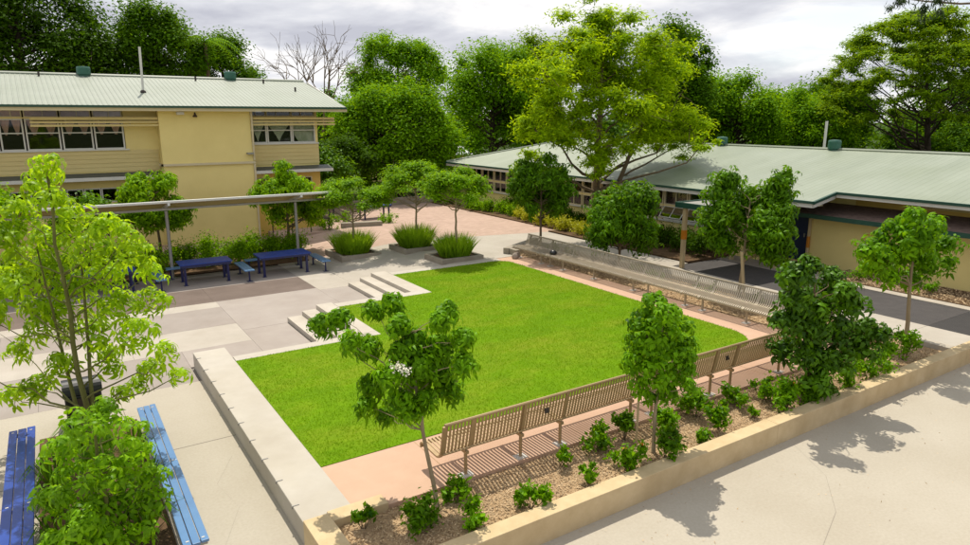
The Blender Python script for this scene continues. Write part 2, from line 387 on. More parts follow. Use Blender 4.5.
bp.prism([(16.0, 27.6), (20.9, 26.5), (21.6, 26.3), (21.6, 27.9), (16, 27.9)], .2, L + .002)
st('brick_paving', bp, 'brick_paving')

# lawn with its concrete edging
arc = [(14.0 + 1.15 * math.sin(t), 11.1 - 1.15 * math.cos(t)) for t in np.linspace(0, math.pi / 2, 9)]
arc2 = [(15.15 - .55 * (1 - math.cos(t)), 21.45 + .55 * math.sin(t)) for t in np.linspace(0, math.pi / 2, 5)]
LAWN = [(3.2, 9.95)] + arc + arc2 + [(10.2, 22.0), (10.2, 19.0), (6.95, 19.0), (6.95, 15.85), (3.2, 15.85)]
st('lawn', MB().prism(LAWN, .05, L), 'lawn_base')
def inside(P, poly):
    x, y = P[:, 0], P[:, 1]; c = np.zeros(len(P), bool); j = len(poly) - 1
    for i in range(len(poly)):
        xi, yi = poly[i]; xj, yj = poly[j]
        hit = ((yi > y) != (yj > y)) & (x < (xj - xi) * (y - yi) / (yj - yi + 1e-12) + xi); c ^= hit; j = i
    return c
def blades(P, z, h, w, lean, m, name, parent=None, kind='stuff'):
    n = len(P); a = rng.uniform(0, 2 * np.pi, n); hh = h * rng.uniform(.55, 1.25, n); ww = w * rng.uniform(.7, 1.3, n)
    d = np.stack([np.cos(a), np.sin(a), np.zeros(n)], 1); la = rng.uniform(0, 2 * np.pi, n); ll = lean * rng.uniform(0, 1, n) * hh
    b = np.c_[P, np.full(n, z) if np.isscalar(z) else z]
    t = b + np.stack([np.cos(la) * ll, np.sin(la) * ll, hh], 1)
    V = np.stack([b - d * ww[:, None] / 2, b + d * ww[:, None] / 2, t], 1).reshape(-1, 3)
    return link(name, mesh_np(name, V - np.array(org(parent)) if parent else V, np.arange(3 * n).reshape(-1, 3)), m, parent, kind)
P = np.stack([rng.uniform(3.2, 15.2, 210000), rng.uniform(9.95, 22, 210000)], 1); P = P[inside(P, LAWN) | inside(P - np.array([.03, 0]), LAWN) | inside(P + np.array([0, .03]), LAWN)]
blades(P, L - .004, .034, .012, 1.2, 'grass_blade', 'grass')

st('pink_path', MB().prism([(3.2, 8.34), (16.25, 8.31), (16.25, 22.98), (15.0, 22.98), (14.9, 22.42), (15.3, 21.9), (15.9, 20), (15.9, 12), (15.5, 10.2), (3.2, 9.95)], .1, L - .012), 'pink_path')
pp = bpy.data.objects['pink_path']
pj = MB()
for x in (4.9, 7.6, 10.3, 13.0): pj.box(x, x + .012, 8.24, 9.93, L - .012, L - .009)
pj.build('path_joint', 'soil', pp)
pm = MB(); pm.prism([(15.15, 11.1), (15.9, 11.1), (15.9, 22.0), (15.15, 21.4)], .1, L - .011)
pm.prism([(15.15, 11.1)] + arc[::-1] + [(15.6, 9.9), (15.9, 11.1)], .1, L - .0105)
pm.prism([(15.15, 21.4), (15.9, 22.0), (15.9, 22.98), (14.6, 22.42), (14.6, 22.0)] , .1, L - .0115)
pm.build('path_edge', 'pink_path', pp)

# soil beds
st('garden_soil', MB().prism([(2.75, 6.9), (18.3, 6.9), (18.3, 8.36), (2.75, 8.6)], .0, .30), 'soil')
st('far_garden_soil', MB().prism([(16.24, 8.6), (18.62, 8.6), (18.62, 24.2), (16.24, 23.0)], .0, .34), 'soil')
st('front_garden_soil', MB().prism([(-.74, 7.2), (.90, 7.2), (.90, 14.3), (-.74, 14.3)], -.05, .10), 'dark_soil')
st('hedge_soil', MB().prism([(-14, 27.9), (9.0, 27.9), (9.0, 30.9), (-14, 30.9)], -.05, .06), 'dark_soil')
st('building_bed_soil', MB().prism([(23.05, -12), (25.2, -12), (25.2, 13.3), (23.05, 13.3)], .0, .42), 'dark_soil')
st('hedge_bed_soil', MB().prism([(20.95, 17.55), (24.0, 17.55), (24.0, 42), (21.6, 42), (21.6, 26.3), (20.95, 26.5)], .0, .44), 'dark_soil')
n = 34000
P = np.stack([rng.uniform(2.9, 18.2, n), rng.uniform(6.98, 8.36, n)], 1)
def chips(P, z, s, m, name):
    n = len(P); a = rng.normal(size=(n, 3)); a[:, 2] *= .4; a /= np.linalg.norm(a, axis=1, keepdims=True)
    b = np.cross(a, rng.normal(size=(n, 3)) * .5 + np.array([0, 0, 1.])); b /= np.linalg.norm(b, axis=1, keepdims=True)
    l = s * rng.uniform(.5, 1.6, n)[:, None]; w = s * rng.uniform(.2, .6, n)[:, None]
    c = np.c_[P, z + rng.uniform(0, .02, n)]
    V = np.stack([c - a * l, c + b * w, c + a * l, c - b * w], 1).reshape(-1, 3)
    return link(name, mesh_np(name, V, np.arange(4 * n).reshape(-1, 4)), m, None, 'stuff')
chips(P, .303, .020, 'mulch', 'mulch')
n = 14000
P = np.stack([rng.uniform(16.3, 18.55, n), rng.uniform(8.7, 23.2, n)], 1); chips(P, .345, .032, 'mulch', 'far_mulch')
n = 9000
P = np.stack([rng.uniform(23.1, 24.95, n), rng.uniform(2, 13.2, n)], 1); chips(P, .425, .035, 'mulch', 'building_mulch')

n = 420
P = np.stack([rng.uniform(3, 24, n), 6.7 - np.abs(rng.normal(0, 1.5, n)) ** 1.3], 1); chips(P, .004, .016, 'mulch', 'leaf_litter')
# service road on the right
st('road', MB().prism([(20.02, 8.32), (22.62, 8.32), (22.62, 17.45), (20.02, 17.45)], .1, L - .01), 'asphalt')
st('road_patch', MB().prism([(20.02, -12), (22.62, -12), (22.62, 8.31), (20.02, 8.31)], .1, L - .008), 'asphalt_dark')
st('kerb', MB().box(22.64, 23.03, -12, 13.35, .1, L + .03), 'kerb', bevel=.015)
cp = st('concrete_path', MB().prism([(18.62, 6.95), (19.99, 6.95), (19.99, 15), (18.62, 15)], .1, L - .02), 'joint')
for i, (a, b) in enumerate(((-2, 7.0), (7.0, 8.3), (8.3, 10.1), (10.1, 11.9), (11.9, 13.7), (13.7, 15.0))):
    if a < 6.95: a = 6.95
    if b - a < .2: continue
    MB().box(18.63, 19.98, a + .006, b - .006, .2, L + rnd.uniform(0, .002)).build('path_slab', 'slab_light', cp)
st('entry_slab', MB().prism([(22.64, 13.37), (23.8, 13.37), (23.8, 17.5), (22.64, 17.5)], .1, L + .004), 'slab_mid')
st('far_lawn', MB().prism([(17, 44), (60, 44), (60, 80), (17, 80)], .1, .44), 'far_grass')

# retaining terrain under the right-hand side
st('raised_ground', MB().prism([(2.8, 6.95), (45, 6.95), (45, 60), (13.2, 60), (13.2, 23), (10.3, 19), (7, 15.8), (3.3, 15.8)], -.1, .09), 'earth')

# ================================================================== WALLS AND STEPS
sw = thing('seating_wall', 'long low white concrete wall along the near left edge of the lawn', 'wall', (2.45, 8.6, 0))
ys = [8.51, 17.02]
for a, b in zip(ys[:-1], ys[1:]): MB().box(2.45, 3.2, a + .003, b - .003, -.05, L).build('wall_block', 'white_concrete', sw, bevel=.012)
stop = MB().box(-.012, .10, -.010, .010, -.035, .010).mesh('stop_bracket'); stop.materials.append(M['steel_grey'])
for y in (16.5, 15.62, 14.79, 13.96, 13.15, 12.35, 11.52, 10.71, 9.88, 9.05): piece('stop_bracket', stop, sw, (0 - .004, y - 8.6, L))

pw = thing('planter_wall', 'cream rendered retaining wall between mulch bed and foreground courtyard', 'wall', (10, 6.75, 0))
xs = [2.43, 10.9, 18.6, 30]
for a, b in zip(xs[:-1], xs[1:]): MB().box(a + .0008, b - .0008, 6.75, 7.03, -.05, .42).build('wall_block', 'cream_wall', pw, bevel=.01)
MB().box(2.43, 2.80, 7.035, 8.505, -.05, .45).build('end_block', 'cream_wall', pw, bevel=.01)
MB().box(2.805, 3.66, 8.30, 8.58, .1, .43).build('return_block', 'cream_wall', pw, bevel=.01)
MB().box(18.32, 18.60, 7.035, 8.6, .1, .42).build('return_block', 'kerb', pw, bevel=.01)
fw = thing('far_planter_wall', 'low concrete kerb wall boxing in the far end of the long slatted bench', 'wall', (16.2, 23.1, L))
MB().obox((17.2, 23.62, .38), (1.3, .66, 0), (-.06, .12, 0), (0, 0, .25)).build('wall_block', 'planter_concrete', fw, bevel=.012)
MB().box(16.0, 16.2, 22.35, 23.02, .2, .62).build('wall_block', 'planter_concrete', fw, bevel=.012)
MB().box(18.44, 18.61, 8.7, 24.1, .2, .47).build('wall_block', 'planter_concrete', fw, bevel=.01)

def border(x0, x1, y0, y1, th):
    MB().box(x0, x1, y0, y1, -.05, L + .004).build('edging_block', 'white_concrete', th, bevel=.008)
eg = thing('lawn_edging', 'flush white concrete edging round the stepped far corner of the lawn', 'edging', (8, 19, 0))
border(3.21, 6.947, 15.85, 16.2, eg); border(6.955, 10.197, 19.0, 19.42, eg); border(10.205, 12.6, 22.003, 22.4, eg); border(12.61, 15.0, 22.003, 22.4, eg)
def steps(x, y0, y1, label, xl):
    s = thing('stair', label, 'steps', (x, y0, 0), 'concrete stair flights beside the lawn')
    MB().box(x, x + .452, y0, y1, -.05, L / 3).build('step', 'step_concrete', s, bevel=.008)
    MB().box(x + .454, x + .90, y0, y1, -.05, L * 2 / 3).build('step', 'step_concrete', s, bevel=.008)
    MB().box(x + .902, xl, y0 - .0, y1, -.05, L + .003).build('step', 'step_concrete', s, bevel=.008)
steps(5.55, 16.205, 19.6, 'nearer flight of three low concrete steps climbing to the lawn', 6.948)
steps(8.74, 19.425, 22.75, 'farther flight of three low concrete steps, next to the far lawn edge', 10.198)

# ================================================================== BENCHES
def sweep(path, t, half, axis):
    """bent flat bar: path of (p,z); thickness t, half width; axis 'x' bar runs in y-z, 'y' bar runs in x-z"""
    pts = [Vector((p, z)) for p, z in path]; m = MB(); k = len(pts)
    for i, p in enumerate(pts):
        d = (pts[min(i + 1, k - 1)] - pts[max(i - 1, 0)]).normalized(); nrm = Vector((-d.y, d.x)) * t / 2
        for q in (p + nrm, p - nrm):
            for s in (-half, half):
                m.v.append((s, q.x, q.y) if axis == 'x' else (q.x, s, q.y))
    for i in range(k - 1):
        a, b = 4 * i, 4 * i + 4
        m.f += [(a, a + 1, b + 1, b), (a + 2, b + 2, b + 3, a + 3), (a, b, b + 2, a + 2), (a + 1, a + 3, b + 3, b + 1)]
    m.f += [(0, 2, 3, 1), (4 * k - 4, 4 * k - 3, 4 * k - 1, 4 * k - 2)]
    return m
# near bench: seat towards the lawn (+y), curved back towards the camera
B0 = 4.66
nb = thing('slatted_bench', 'long tan metal slatted bench along the mulch bed, its back to the courtyard', 'bench', (B0, 8.45, L), 'long curved slat benches')
path = [(.66, .34), (.67, .40), (.62, .445), (.45, .435), (.28, .42), (.12, .415), (.05, .435), (.01, .49), (-.01, .56), (-.05, .75), (-.10, .99)]
sl = sweep(path, .012, .0175, 'x').mesh('slat'); sl.materials.append(M['bench_metal'])
E1 = 14.05; nsl = int((E1 - B0) / .066)
for i in range(nsl): piece('slat', sl, nb, (.045 + i * .066, 0, 0))
MB().tube([(B0, 8.35, L + 1.0), (E1, 8.35, L + 1.0)], .026, 8).build('top_rail', 'bench_metal', nb)
MB().tube([(B0, 9.12, L + .37), (E1, 9.12, L + .37)], .02, 6).build('front_rail', 'bench_metal', nb)
MB().tube([(B0, 8.43, L + .47), (E1, 8.43, L + .47)], .018, 6).build('lower_rail', 'bench_metal', nb)
fr = sweep([(a - (.018 if i > 6 else 0), b - (.02 if i < 7 else 0)) for i, (a, b) in enumerate(path)], .03, .032, 'x').mesh('frame'); fr.materials.append(M['bench_metal'])
for x in (B0 - .01, 5.17, 6.2, 7.1, 8.8, 9.38, 11.08, 11.75, 13.4, E1 + .02): piece('frame', fr, nb, (x - B0, 0, 0))
leg = MB().tube([(0, 0, -.02), (0, 0, .44)], .029, 10).box(-.03, .03, -.06, .16, .38, .43).mesh('leg'); leg.materials.append(M['bench_metal'])
plate = MB().box(-.11, .11, -.08, .08, -.012, .006).mesh('base_plate'); plate.materials.append(M['plate_white'])
for x in (5.09, 6.18, 7.04, 8.75, 9.33, 11.04, 11.69, 13.4):
    lg = piece('leg', leg, nb, (x - B0, 0.0, 0)); piece('base_plate', plate, lg, (0, 0, 0))
pq = MB().box(-.045, .045, -.008, .008, -.045, .045).mesh('plaque'); pq.materials.append(M['dark_metal'])
for x in (6.68, 11.45): piece('plaque', pq, nb, (x - B0, -.065, .74), (R(-12), 0, 0))

F0, F1 = 9.75, 22.3
fb = thing('slatted_bench', 'long silvery slatted bench facing the lawn from in front of the road', 'bench', (16.45, F0, L), 'long curved slat benches')
path2 = [(-.66, .39), (-.67, .45), (-.62, .49), (-.45, .48), (-.28, .47), (-.12, .465), (-.05, .485), (-.01, .53), (.01, .58), (.06, .70), (.12, .88)]
sl2 = sweep(path2, .012, .0175, 'y').mesh('slat'); sl2.materials.append(M['far_bench_metal'])
nsl = int((F1 - F0) / .066)
for i in range(nsl): piece('slat', sl2, fb, (0, .045 + i * .066, 0))
MB().tube([(16.575, F0, L + .89), (16.575, F1, L + .89)], .026, 8).build('top_rail', 'far_bench_metal', fb)
MB().tube([(15.80, F0, L + .42), (15.80, F1, L + .42)], .022, 6).build('front_rail', 'far_bench_metal', fb)
MB().tube([(16.48, F0, L + .50), (16.48, F1, L + .50)], .018, 6).build('lower_rail', 'far_bench_metal', fb)
fr2 = sweep([(a + (.018 if i > 6 else 0), b - (.02 if i < 7 else 0)) for i, (a, b) in enumerate(path2)], .03, .032, 'y').mesh('frame'); fr2.materials.append(M['far_bench_metal'])
leg2 = MB().tube([(0, 0, -.02), (0, 0, .47)], .034, 10).box(-.06, .12, -.03, .03, .41, .46).mesh('leg'); leg2.materials.append(M['far_bench_metal'])
for y in (10.0, 11.21, 12.74, 13.4, 14.94, 15.6, 17.56, 19.29, 20.07, 20.64, 22.1):
    lg = piece('leg', leg2, fb, (-.45, y - F0, 0)); piece('frame', fr2, fb, (0, y - F0, 0)); piece('base_plate', plate, lg, (0, 0, 0))
bag = MB().lathe((16.0, 19.9, L + .48), [(.10, 0), (.15, .04), (.14, .11), (.07, .17), (.02, .18)], 9).build('bag', 'bin_black', smooth=True)
tag(bag, 'small dark bag left on the seat of the silvery far bench', 'bag')
for k, (x, y, s) in enumerate(((15.95, 22.2, .13), (15.7, 22.0, .15))):
    rk = MB().lathe((x, y, L - .02), [(.7 * s, 0), (s, .4 * s), (.9 * s, 1.1 * s), (.4 * s, 1.6 * s), (.05, 1.65 * s)], 8).build('rock', 'rock', smooth=True)
    tag(rk, ('darker' if k == 0 else 'paler') + ' round stone by the planter wall at the end of the far bench', 'stone', 'stones at the end of the far bench')

# blue plank benches beside the front garden bed
def plank_bench(x0, x1, y0, y1, zt, m, label, n=3, segs=2):
    t = thing('plank_bench', label, 'bench', ((x0 + x1) / 2, (y0 + y1) / 2, 0), 'blue plank benches beside the front garden bed')
    w = (x1 - x0) / n
    for i in range(n):
        a = x0 + i * w + .006; sg = (y1 - y0) / segs
        for k in range(segs):
            o = .02 * ((i * 7) % 3)
            pk = MB().box(a, a + w - .012, y0 + k * sg + .003 + (o if k == 0 else 0), y0 + (k + 1) * sg - .003 + (o if k == segs - 1 else 0), zt - .04, zt).build('plank', m, t, bevel=.006)
    sc = MB().box(-.02, .02, -.012, .012, 0, .006).mesh('fixing'); sc.materials.append(M['plate_white'])
    for k in range(segs + 1):
        yy = y0 + .12 + k * (y1 - y0 - .24) / segs
        MB().box(x0 + .02, x1 - .02, yy - .03, yy + .03, zt - .10, zt - .042).build('bearer', 'steel_grey', t)
        MB().tube([((x0 + x1) / 2, yy, 0), ((x0 + x1) / 2, yy, zt - .1)], .035, 8).build('leg', 'steel_grey', t)
        for xx in (x0 + .07, x1 - .07): piece('fixing', sc, t, (xx - (x0 + x1) / 2, yy - (y0 + y1) / 2, zt - .001))
plank_bench(-1.17, -.76, 8.2, 14.12, .45, 'blue_seat', 'deep blue plank bench on the left of the front garden bed')
plank_bench(.90, 1.24, 8.75, 14.0, .45, 'blue_pale', 'glossy pale blue plank bench on the right of the front garden bed')

# ---------------- litter bin
bn = thing('litter_bin', 'black litter bin with a rounded hood behind the front tree', 'bin', (.05, 14.95, 0))
MB().box(-.27, .37, 14.67, 15.23, .02, .68).build('body', 'bin_black', bn, bevel=.03)
hd = MB(); k = 12
for i in range(k + 1):
    a = math.pi * i / k; hd.v += [(-.29, 14.95 - .3 * math.cos(a), .70 + .24 * math.sin(a)), (.39, 14.95 - .3 * math.cos(a), .70 + .24 * math.sin(a))]
for i in range(k): hd.f.append((2 * i, 2 * i + 1, 2 * i + 3, 2 * i + 2))
hd.f.append(tuple(range(0, 2 * k + 2, 2))); hd.f.append(tuple(range(2 * k + 1, 0, -2))); hd.f.append((0, 2 * k, 2 * k + 1, 1))
hd.build('hood', 'bin_black', bn)
MB().box(-.15, .25, 14.645, 14.668, .42, .62).build('door', 'dark_metal', bn)

# ---------------- blue picnic tables
def table(x0, x1, y0, y1, z, label):
    t = thing('picnic_table', label, 'table', ((x0 + x1) / 2, (y0 + y1) / 2, 0), 'blue tables under the walkway canopy')
    n = 5; w = (y1 - y0) / n
    for i in range(n): MB().box(x0, x1, y0 + i * w + .008, y0 + (i + 1) * w - .008, z - .045, z).build('plank', 'blue_table', t, bevel=.006)
    MB().box(x0 + .04, x1 - .04, y0 + .03, y0 + .07, z - .12, z - .047).box(x0 + .04, x1 - .04, y1 - .07, y1 - .03, z - .12, z - .047).build('apron', 'blue_dark', t)
    for a in (x0 + .16, x1 - .16):
        for b in (y0 + .14, y1 - .14): MB().box(a - .04, a + .04, b - .04, b + .04, 0, z - .05).box(a - .08, a + .08, b - .08, b + .08, 0, .012).build('leg', 'blue_dark', t)
def seat(x0, x1, y0, y1, z, label, m='blue_pale'):
    t = thing('bench_seat', label, 'bench', ((x0 + x1) / 2, (y0 + y1) / 2, 0), 'pale blue benches around the blue tables')
    lx = (x1 - x0) > (y1 - y0)
    for i in range(3):
        if lx:
            w = (y1 - y0) / 3; MB().box(x0, x1, y0 + i * w + .006, y0 + (i + 1) * w - .006, z - .04, z).build('plank', m, t)
        else:
            w = (x1 - x0) / 3; MB().box(x0 + i * w + .006, x0 + (i + 1) * w - .006, y0, y1, z - .04, z).build('plank', m, t)
    cx, cy = (x0 + x1) / 2, (y0 + y1) / 2
    for s in (-1, 1):
        a, b = (cx + s * ((x1 - x0) / 2 - .15), cy) if lx else (cx, cy + s * ((y1 - y0) / 2 - .15))
        MB().tube([(a, b, 0), (a, b, z - .04)], .03, 8).box(a - .1, a + .1, b - .1, b + .1, .0, .012).build('leg', 'blue_dark', t)
table(3.6, 5.42, 25.85, 26.85, .8, 'blue plank table left of the canopy post gap, nearer the big front tree')
table(6.4, 8.4, 25.7, 26.75, .8, 'blue plank table at the right end of the canopy, beside its last post')
table(.2, 2.2, 25.9, 26.9, .8, 'blue table mostly hidden behind the big front tree')
seat(2.72, 3.06, 25.4, 27.1, .45, 'short pale blue bench left of the left visible blue table')
seat(5.72, 6.08, 25.3, 27.1, .45, 'short pale blue bench standing between the two visible blue tables')
seat(8.72, 9.08, 25.4, 27.2, .45, 'short pale blue bench at the right end of the canopy row')
seat(3.3, 5.62, 27.15, 27.5, .45, 'long pale blue bench behind the left visible blue table')
seat(6.2, 8.5, 27.15, 27.5, .45, 'long pale blue bench behind the right-hand blue table')
seat(-.5, 2.4, 27.15, 27.5, .45, 'long pale blue bench behind the hidden table, seen through the front tree')

# ================================================================== FACADE TOOLS
class Fac:
    """axis-aligned facade; u runs along it, d outward, z up"""
    def __init__(s, axis, plane): s.a, s.p = axis, plane
    def box(s, mb, u0, u1, d0, d1, z0, z1):
        if s.a == 'y': return mb.box(u0, u1, s.p - d1, s.p - d0, z0, z1)
        return mb.box(s.p - d1, s.p - d0, u0, u1, z0, z1)
    def pt(s, u, d, z): return (u, s.p - d, z) if s.a == 'y' else (s.p - d, u, z)
    def wall(s, u0, u1, z0, z1, holes, m, parent, t=.2, name='wall'):
        us = sorted({u0, u1, *[h[0] for h in holes], *[h[1] for h in holes]}); zs = sorted({z0, z1, *[h[2] for h in holes], *[h[3] for h in holes]})
        mb = MB()
        for i in range(len(zs) - 1):
            run = None
            for j in range(len(us) - 1):
                cu, cz = (us[j] + us[j + 1]) / 2, (zs[i] + zs[i + 1]) / 2
                hole = any(h[0] < cu < h[1] and h[2] < cz < h[3] for h in holes)
                if hole:
                    if run is not None: s.box(mb, run, us[j], -t, 0, zs[i], zs[i + 1]); run = None
                elif run is None: run = us[j]
            if run is not None: s.box(mb, run, us[-1], -t, 0, zs[i], zs[i + 1])
        return mb.build(name, m, parent)
    def window(s, u0, u1, z0, z1, parent, frame='trim_white', bars=(.5,), vbars=(), curtain=None, fw=.05, open_pane=False, depth=.05):
        mb = MB(); d0, d1 = -.09, depth * .4
        s.box(mb, u0, u0 + fw, d0, d1, z0, z1); s.box(mb, u1 - fw, u1, d0, d1, z0, z1)
        s.box(mb, u0 + fw, u1 - fw, d0, d1, z0, z0 + fw); s.box(mb, u0 + fw, u1 - fw, d0, d1, z1 - fw, z1)
        for b in bars: zb = z0 + (z1 - z0) * b; s.box(mb, u0 + fw, u1 - fw, d0 + .01, d1 - .01, zb - fw * .4, zb + fw * .4)
        for b in vbars: ub = u0 + (u1 - u0) * b; s.box(mb, ub - fw * .35, ub + fw * .35, d0 + .012, d1 - .012, z0 + fw, z1 - fw)
        w = mb.build('window', frame, parent)
        zz = [z0 + fw] + [z0 + (z1 - z0) * b for b in bars] + [z1 - fw]
        for i in range(len(zz) - 1):
            p = MB()
            if open_pane and i == 0:
                h = zz[1] - zz[0]; a = R(38)
                q = [s.pt(u, dd, zv) for u, dd, zv in ((u0 + .06, d1 + math.sin(a) * h, zz[1] - math.cos(a) * h), (u1 - .06, d1 + math.sin(a) * h, zz[1] - math.cos(a) * h), (u1 - .06, d1, zz[1]), (u0 + .06, d1, zz[1]))]
                p.quad(*q); f = MB()
                for c in range(4): f.tube([q[c], q[(c + 1) % 4]], .022, 5)
                if True:
                    mid0 = [(q[0][c] + q[1][c]) / 2 for c in range(3)]; mid1 = [(q[2][c] + q[3][c]) / 2 for c in range(3)]; f.tube([mid0, mid1], .018, 5)
                f.build('sash', 'trim_white', w)
            else:
                s.box(p, u0 + fw - .005, u1 - fw + .005, -.055, -.045, zz[i], zz[i + 1])
            p.build('pane', 'glass', w)
        if curtain:
            c = MB()
            if curtain == 'swag':
                zt, zb = z1 - fw, z0 + (z1 - z0) * .42
                for ua, ub in ((u0 + fw, u0 + (u1 - u0) * .46), (u0 + (u1 - u0) * .54, u1 - fw)):
                    um = (ua + ub) / 2; k = 5
                    for q in range(k):
                        t0, t1 = q / k, (q + 1) / k
                        def pt(t, z): return s.pt(ua + (ub - ua) * t, -.12 - .025 * (int(t * k + .5) % 2), z)
                        e0 = zt - (zt - zb) * (1 - abs(2 * t0 - 1)); e1 = zt - (zt - zb) * (1 - abs(2 * t1 - 1))
                        c.quad(pt(t0, e0 - .06), pt(t1, e1 - .06), pt(t1, zt), pt(t0, zt))
                c.build('curtain', 'curtain_pink', w)
            elif curtain == 'pelmet':
                c.quad(s.pt(u0, -.14, z0), s.pt(u1, -.14, z0), s.pt(u1, -.14, z1), s.pt(u0, -.14, z1)); c.build('curtain', 'curtain_pink', w)
            else:
                zt, zb = z1 - fw, z0 + fw; k = 8
                for q in range(k):
                    t0, t1 = q / k, (q + 1) / k
                    if curtain == 'vee': e0, e1 = zb + abs(2 * t0 - 1) ** .8 * (zt - zb) * .8, zb + abs(2 * t1 - 1) ** .8 * (zt - zb) * .8
                    else: e0, e1 = zb + max(0, .25 - t0) * 2, zb + max(0, .25 - t1) * 2
                    def pt(t, z): return s.pt(u0 + fw + (u1 - u0 - 2 * fw) * t, -.12 - .03 * (int(t * k + .5) % 2), z)
                    c.quad(pt(t0, e0), pt(t1, e1), pt(t1, zt), pt(t0, zt))
                c.build('curtain', 'curtain_white', w)
        return w
def ribbed(p0, p1, q0, q1, m, parent, pitch=.19, h=.022, name='roof'):
    """ribbed roofing sheet: eave p0->p1, ridge q0->q1"""
    p0, p1, q0, q1 = map(Vector, (p0, p1, q0, q1)); n = int((p1 - p0).length / pitch)
    nrm = (p1 - p0).cross(q0 - p0).normalized()
    if nrm.z < 0: nrm = -nrm
    mb = MB(); prof = [(0, 0), (.62, 0), (.72, h), (.9, h)]
    ts = []
    for i in range(n): ts += [((i + a) / n, b) for a, b in prof]
    ts.append((1, 0))
    for t, b in ts:
        mb.v.append(tuple(p0.lerp(p1, t) + nrm * b)); mb.v.append(tuple(q0.lerp(q1, t) + nrm * b))
    for i in range(len(ts) - 1): mb.f.append((2 * i, 2 * i + 2, 2 * i + 3, 2 * i + 1))
    k = len(mb.v)
    for v in (p0, p1, q1, q0): mb.v.append(tuple(v - nrm * .05))
    mb.f.append((k + 3, k + 2, k + 1, k)); mb.f.append((0, k, k + 1, len(ts) * 2 - 2)); mb.f.append((0, 1, k + 3, k)); mb.f.append((len(ts) * 2 - 2, k + 1, k + 2, len(ts) * 2 - 1))
    return mb.build(name, m, parent)
def roof_vent(x, y, z, r, h, parent, label=None):
    v = MB().lathe((x, y, z), [(r * .8, -.25), (r * .8, 0), (r, .03), (r * 1.02, h * .8), (r * .9, h * .95), (r * .2, h)], 20).build('roof_vent', 'vent_green', parent)
    return v

# ================================================================== LEFT BUILDING (two storeys)
lb = thing('classroom_block', 'two storey cream classroom block with pale ribbed roof on the left', 'building', (4, 36, 0))
T = Fac('y', 34.6); Wg = Fac('y', 35.3)
tw = MB().box(4.55, 8.65, 34.6, 36.4, -.1, 6.32).build('stair_tower', 'wall_cream', lb)
MB().box(4.46, 8.74, 34.5, 34.598, 3.80, 3.90).box(4.46, 4.548, 34.5, 35.3, 3.80, 3.90).build('belt_course', 'trim_cream', tw)
# left wing
wx0, wx1 = -16.0, 4.549
mod = [-6.62, -5.35, -4.08, -2.81, -1.54, -.62, .69, 1.93, 3.17]
Wg.wall(wx0, wx1, -.1, 6.40, [(-6.62, 3.17, 4.62, 5.97), (-6.62, 3.17, 6.02, 6.34), (-6.2, 2.66, 2.22, 2.88)], 'wall_cream', lb)
for a, b in zip(mod[:-1], mod[1:]):
    Wg.window(a + .03, b - .03, 4.62, 5.97, lb, 'trim_white', (.545,), (), 'swag', .06)
    Wg.window(a + .03, b - .03, 6.02, 6.34, lb, 'trim_cream', (), (.55,), 'pelmet', .045)
x = -6.2
while x < 2.5:
    Wg.window(x, min(x + .66, 2.66), 2.22, 2.88, lb, 'trim_white', (), (), None, .05); x += .68
# right wing
Wg.wall(8.651, 12.25, -.1, 6.40, [(8.75, 12.12, 4.74, 5.97), (8.75, 12.12, 6.08, 6.34), (8.8, 9.4, 2.3, 3.0), (11.1, 11.82, 2.36, 2.98)], 'wall_cream', lb)
for (a, b), c in zip(((8.75, 9.6), (9.62, 10.88), (10.9, 12.12)), ('vee', 'vee', 'drape')):
    Wg.window(a, b, 4.74, 5.97, lb, 'trim_white', (.52,), (), c, .065); Wg.window(a, b, 6.08, 6.34, lb, 'trim_cream', (), (.4,), None, .04)
Wg.window(8.8, 9.4, 2.3, 3.0, lb, 'trim_cream', (), (), None, .05); Wg.window(11.1, 11.82, 2.36, 2.98, lb, 'trim_cream', (), (), None, .06)
MB().box(12.05, 12.25, 35.5, 45.2, -.1, 6.4).build('wall', 'wall_cream', lb)
MB().quad((12.24, 34.6, 6.38), (12.24, 45.4, 6.38), (12.24, 40, 7.9)).build('gable', 'wall_cream', lb)
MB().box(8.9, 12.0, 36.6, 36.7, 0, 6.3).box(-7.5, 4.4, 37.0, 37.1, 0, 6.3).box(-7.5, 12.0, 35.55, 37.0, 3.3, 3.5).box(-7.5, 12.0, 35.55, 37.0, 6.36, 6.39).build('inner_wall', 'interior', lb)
# ochre lower face under the apron roofs
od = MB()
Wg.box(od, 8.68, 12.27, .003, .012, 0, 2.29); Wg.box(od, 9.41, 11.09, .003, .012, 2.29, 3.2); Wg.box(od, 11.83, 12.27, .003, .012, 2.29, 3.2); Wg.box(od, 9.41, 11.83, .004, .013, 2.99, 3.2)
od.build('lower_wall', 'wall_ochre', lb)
# weatherboards below the upper windows
def boards(u0, u1, z0, z1, n):
    h = (z1 - z0) / n
    for i in range(n):
        za, zb = z0 + i * h, z0 + (i + 1) * h
        mb = MB(); q = [Wg.pt(u0, .035, za), Wg.pt(u1, .035, za), Wg.pt(u1, .012, zb), Wg.pt(u0, .012, zb), Wg.pt(u0, .002, za), Wg.pt(u1, .002, za), Wg.pt(u1, .002, zb), Wg.pt(u0, .002, zb)]
        k = 0; mb.v = [tuple(p) for p in q]; mb.f = [(0, 1, 2, 3), (0, 4, 5, 1), (1, 5, 6, 2), (2, 6, 7, 3), (3, 7, 4, 0)]
        mb.build('weatherboard', 'boards', lb)
boards(wx0, 4.5, 3.62, 4.56, 5); boards(8.68, 12.27, 3.66, 4.66, 5)
sl_ = MB(); Wg.box(sl_, -16, 3.3, -.02, .09, 4.56, 4.62); Wg.box(sl_, 8.68, 12.28, -.02, .09, 4.67, 4.74); sl_.build('sill', 'trim_white', lb)
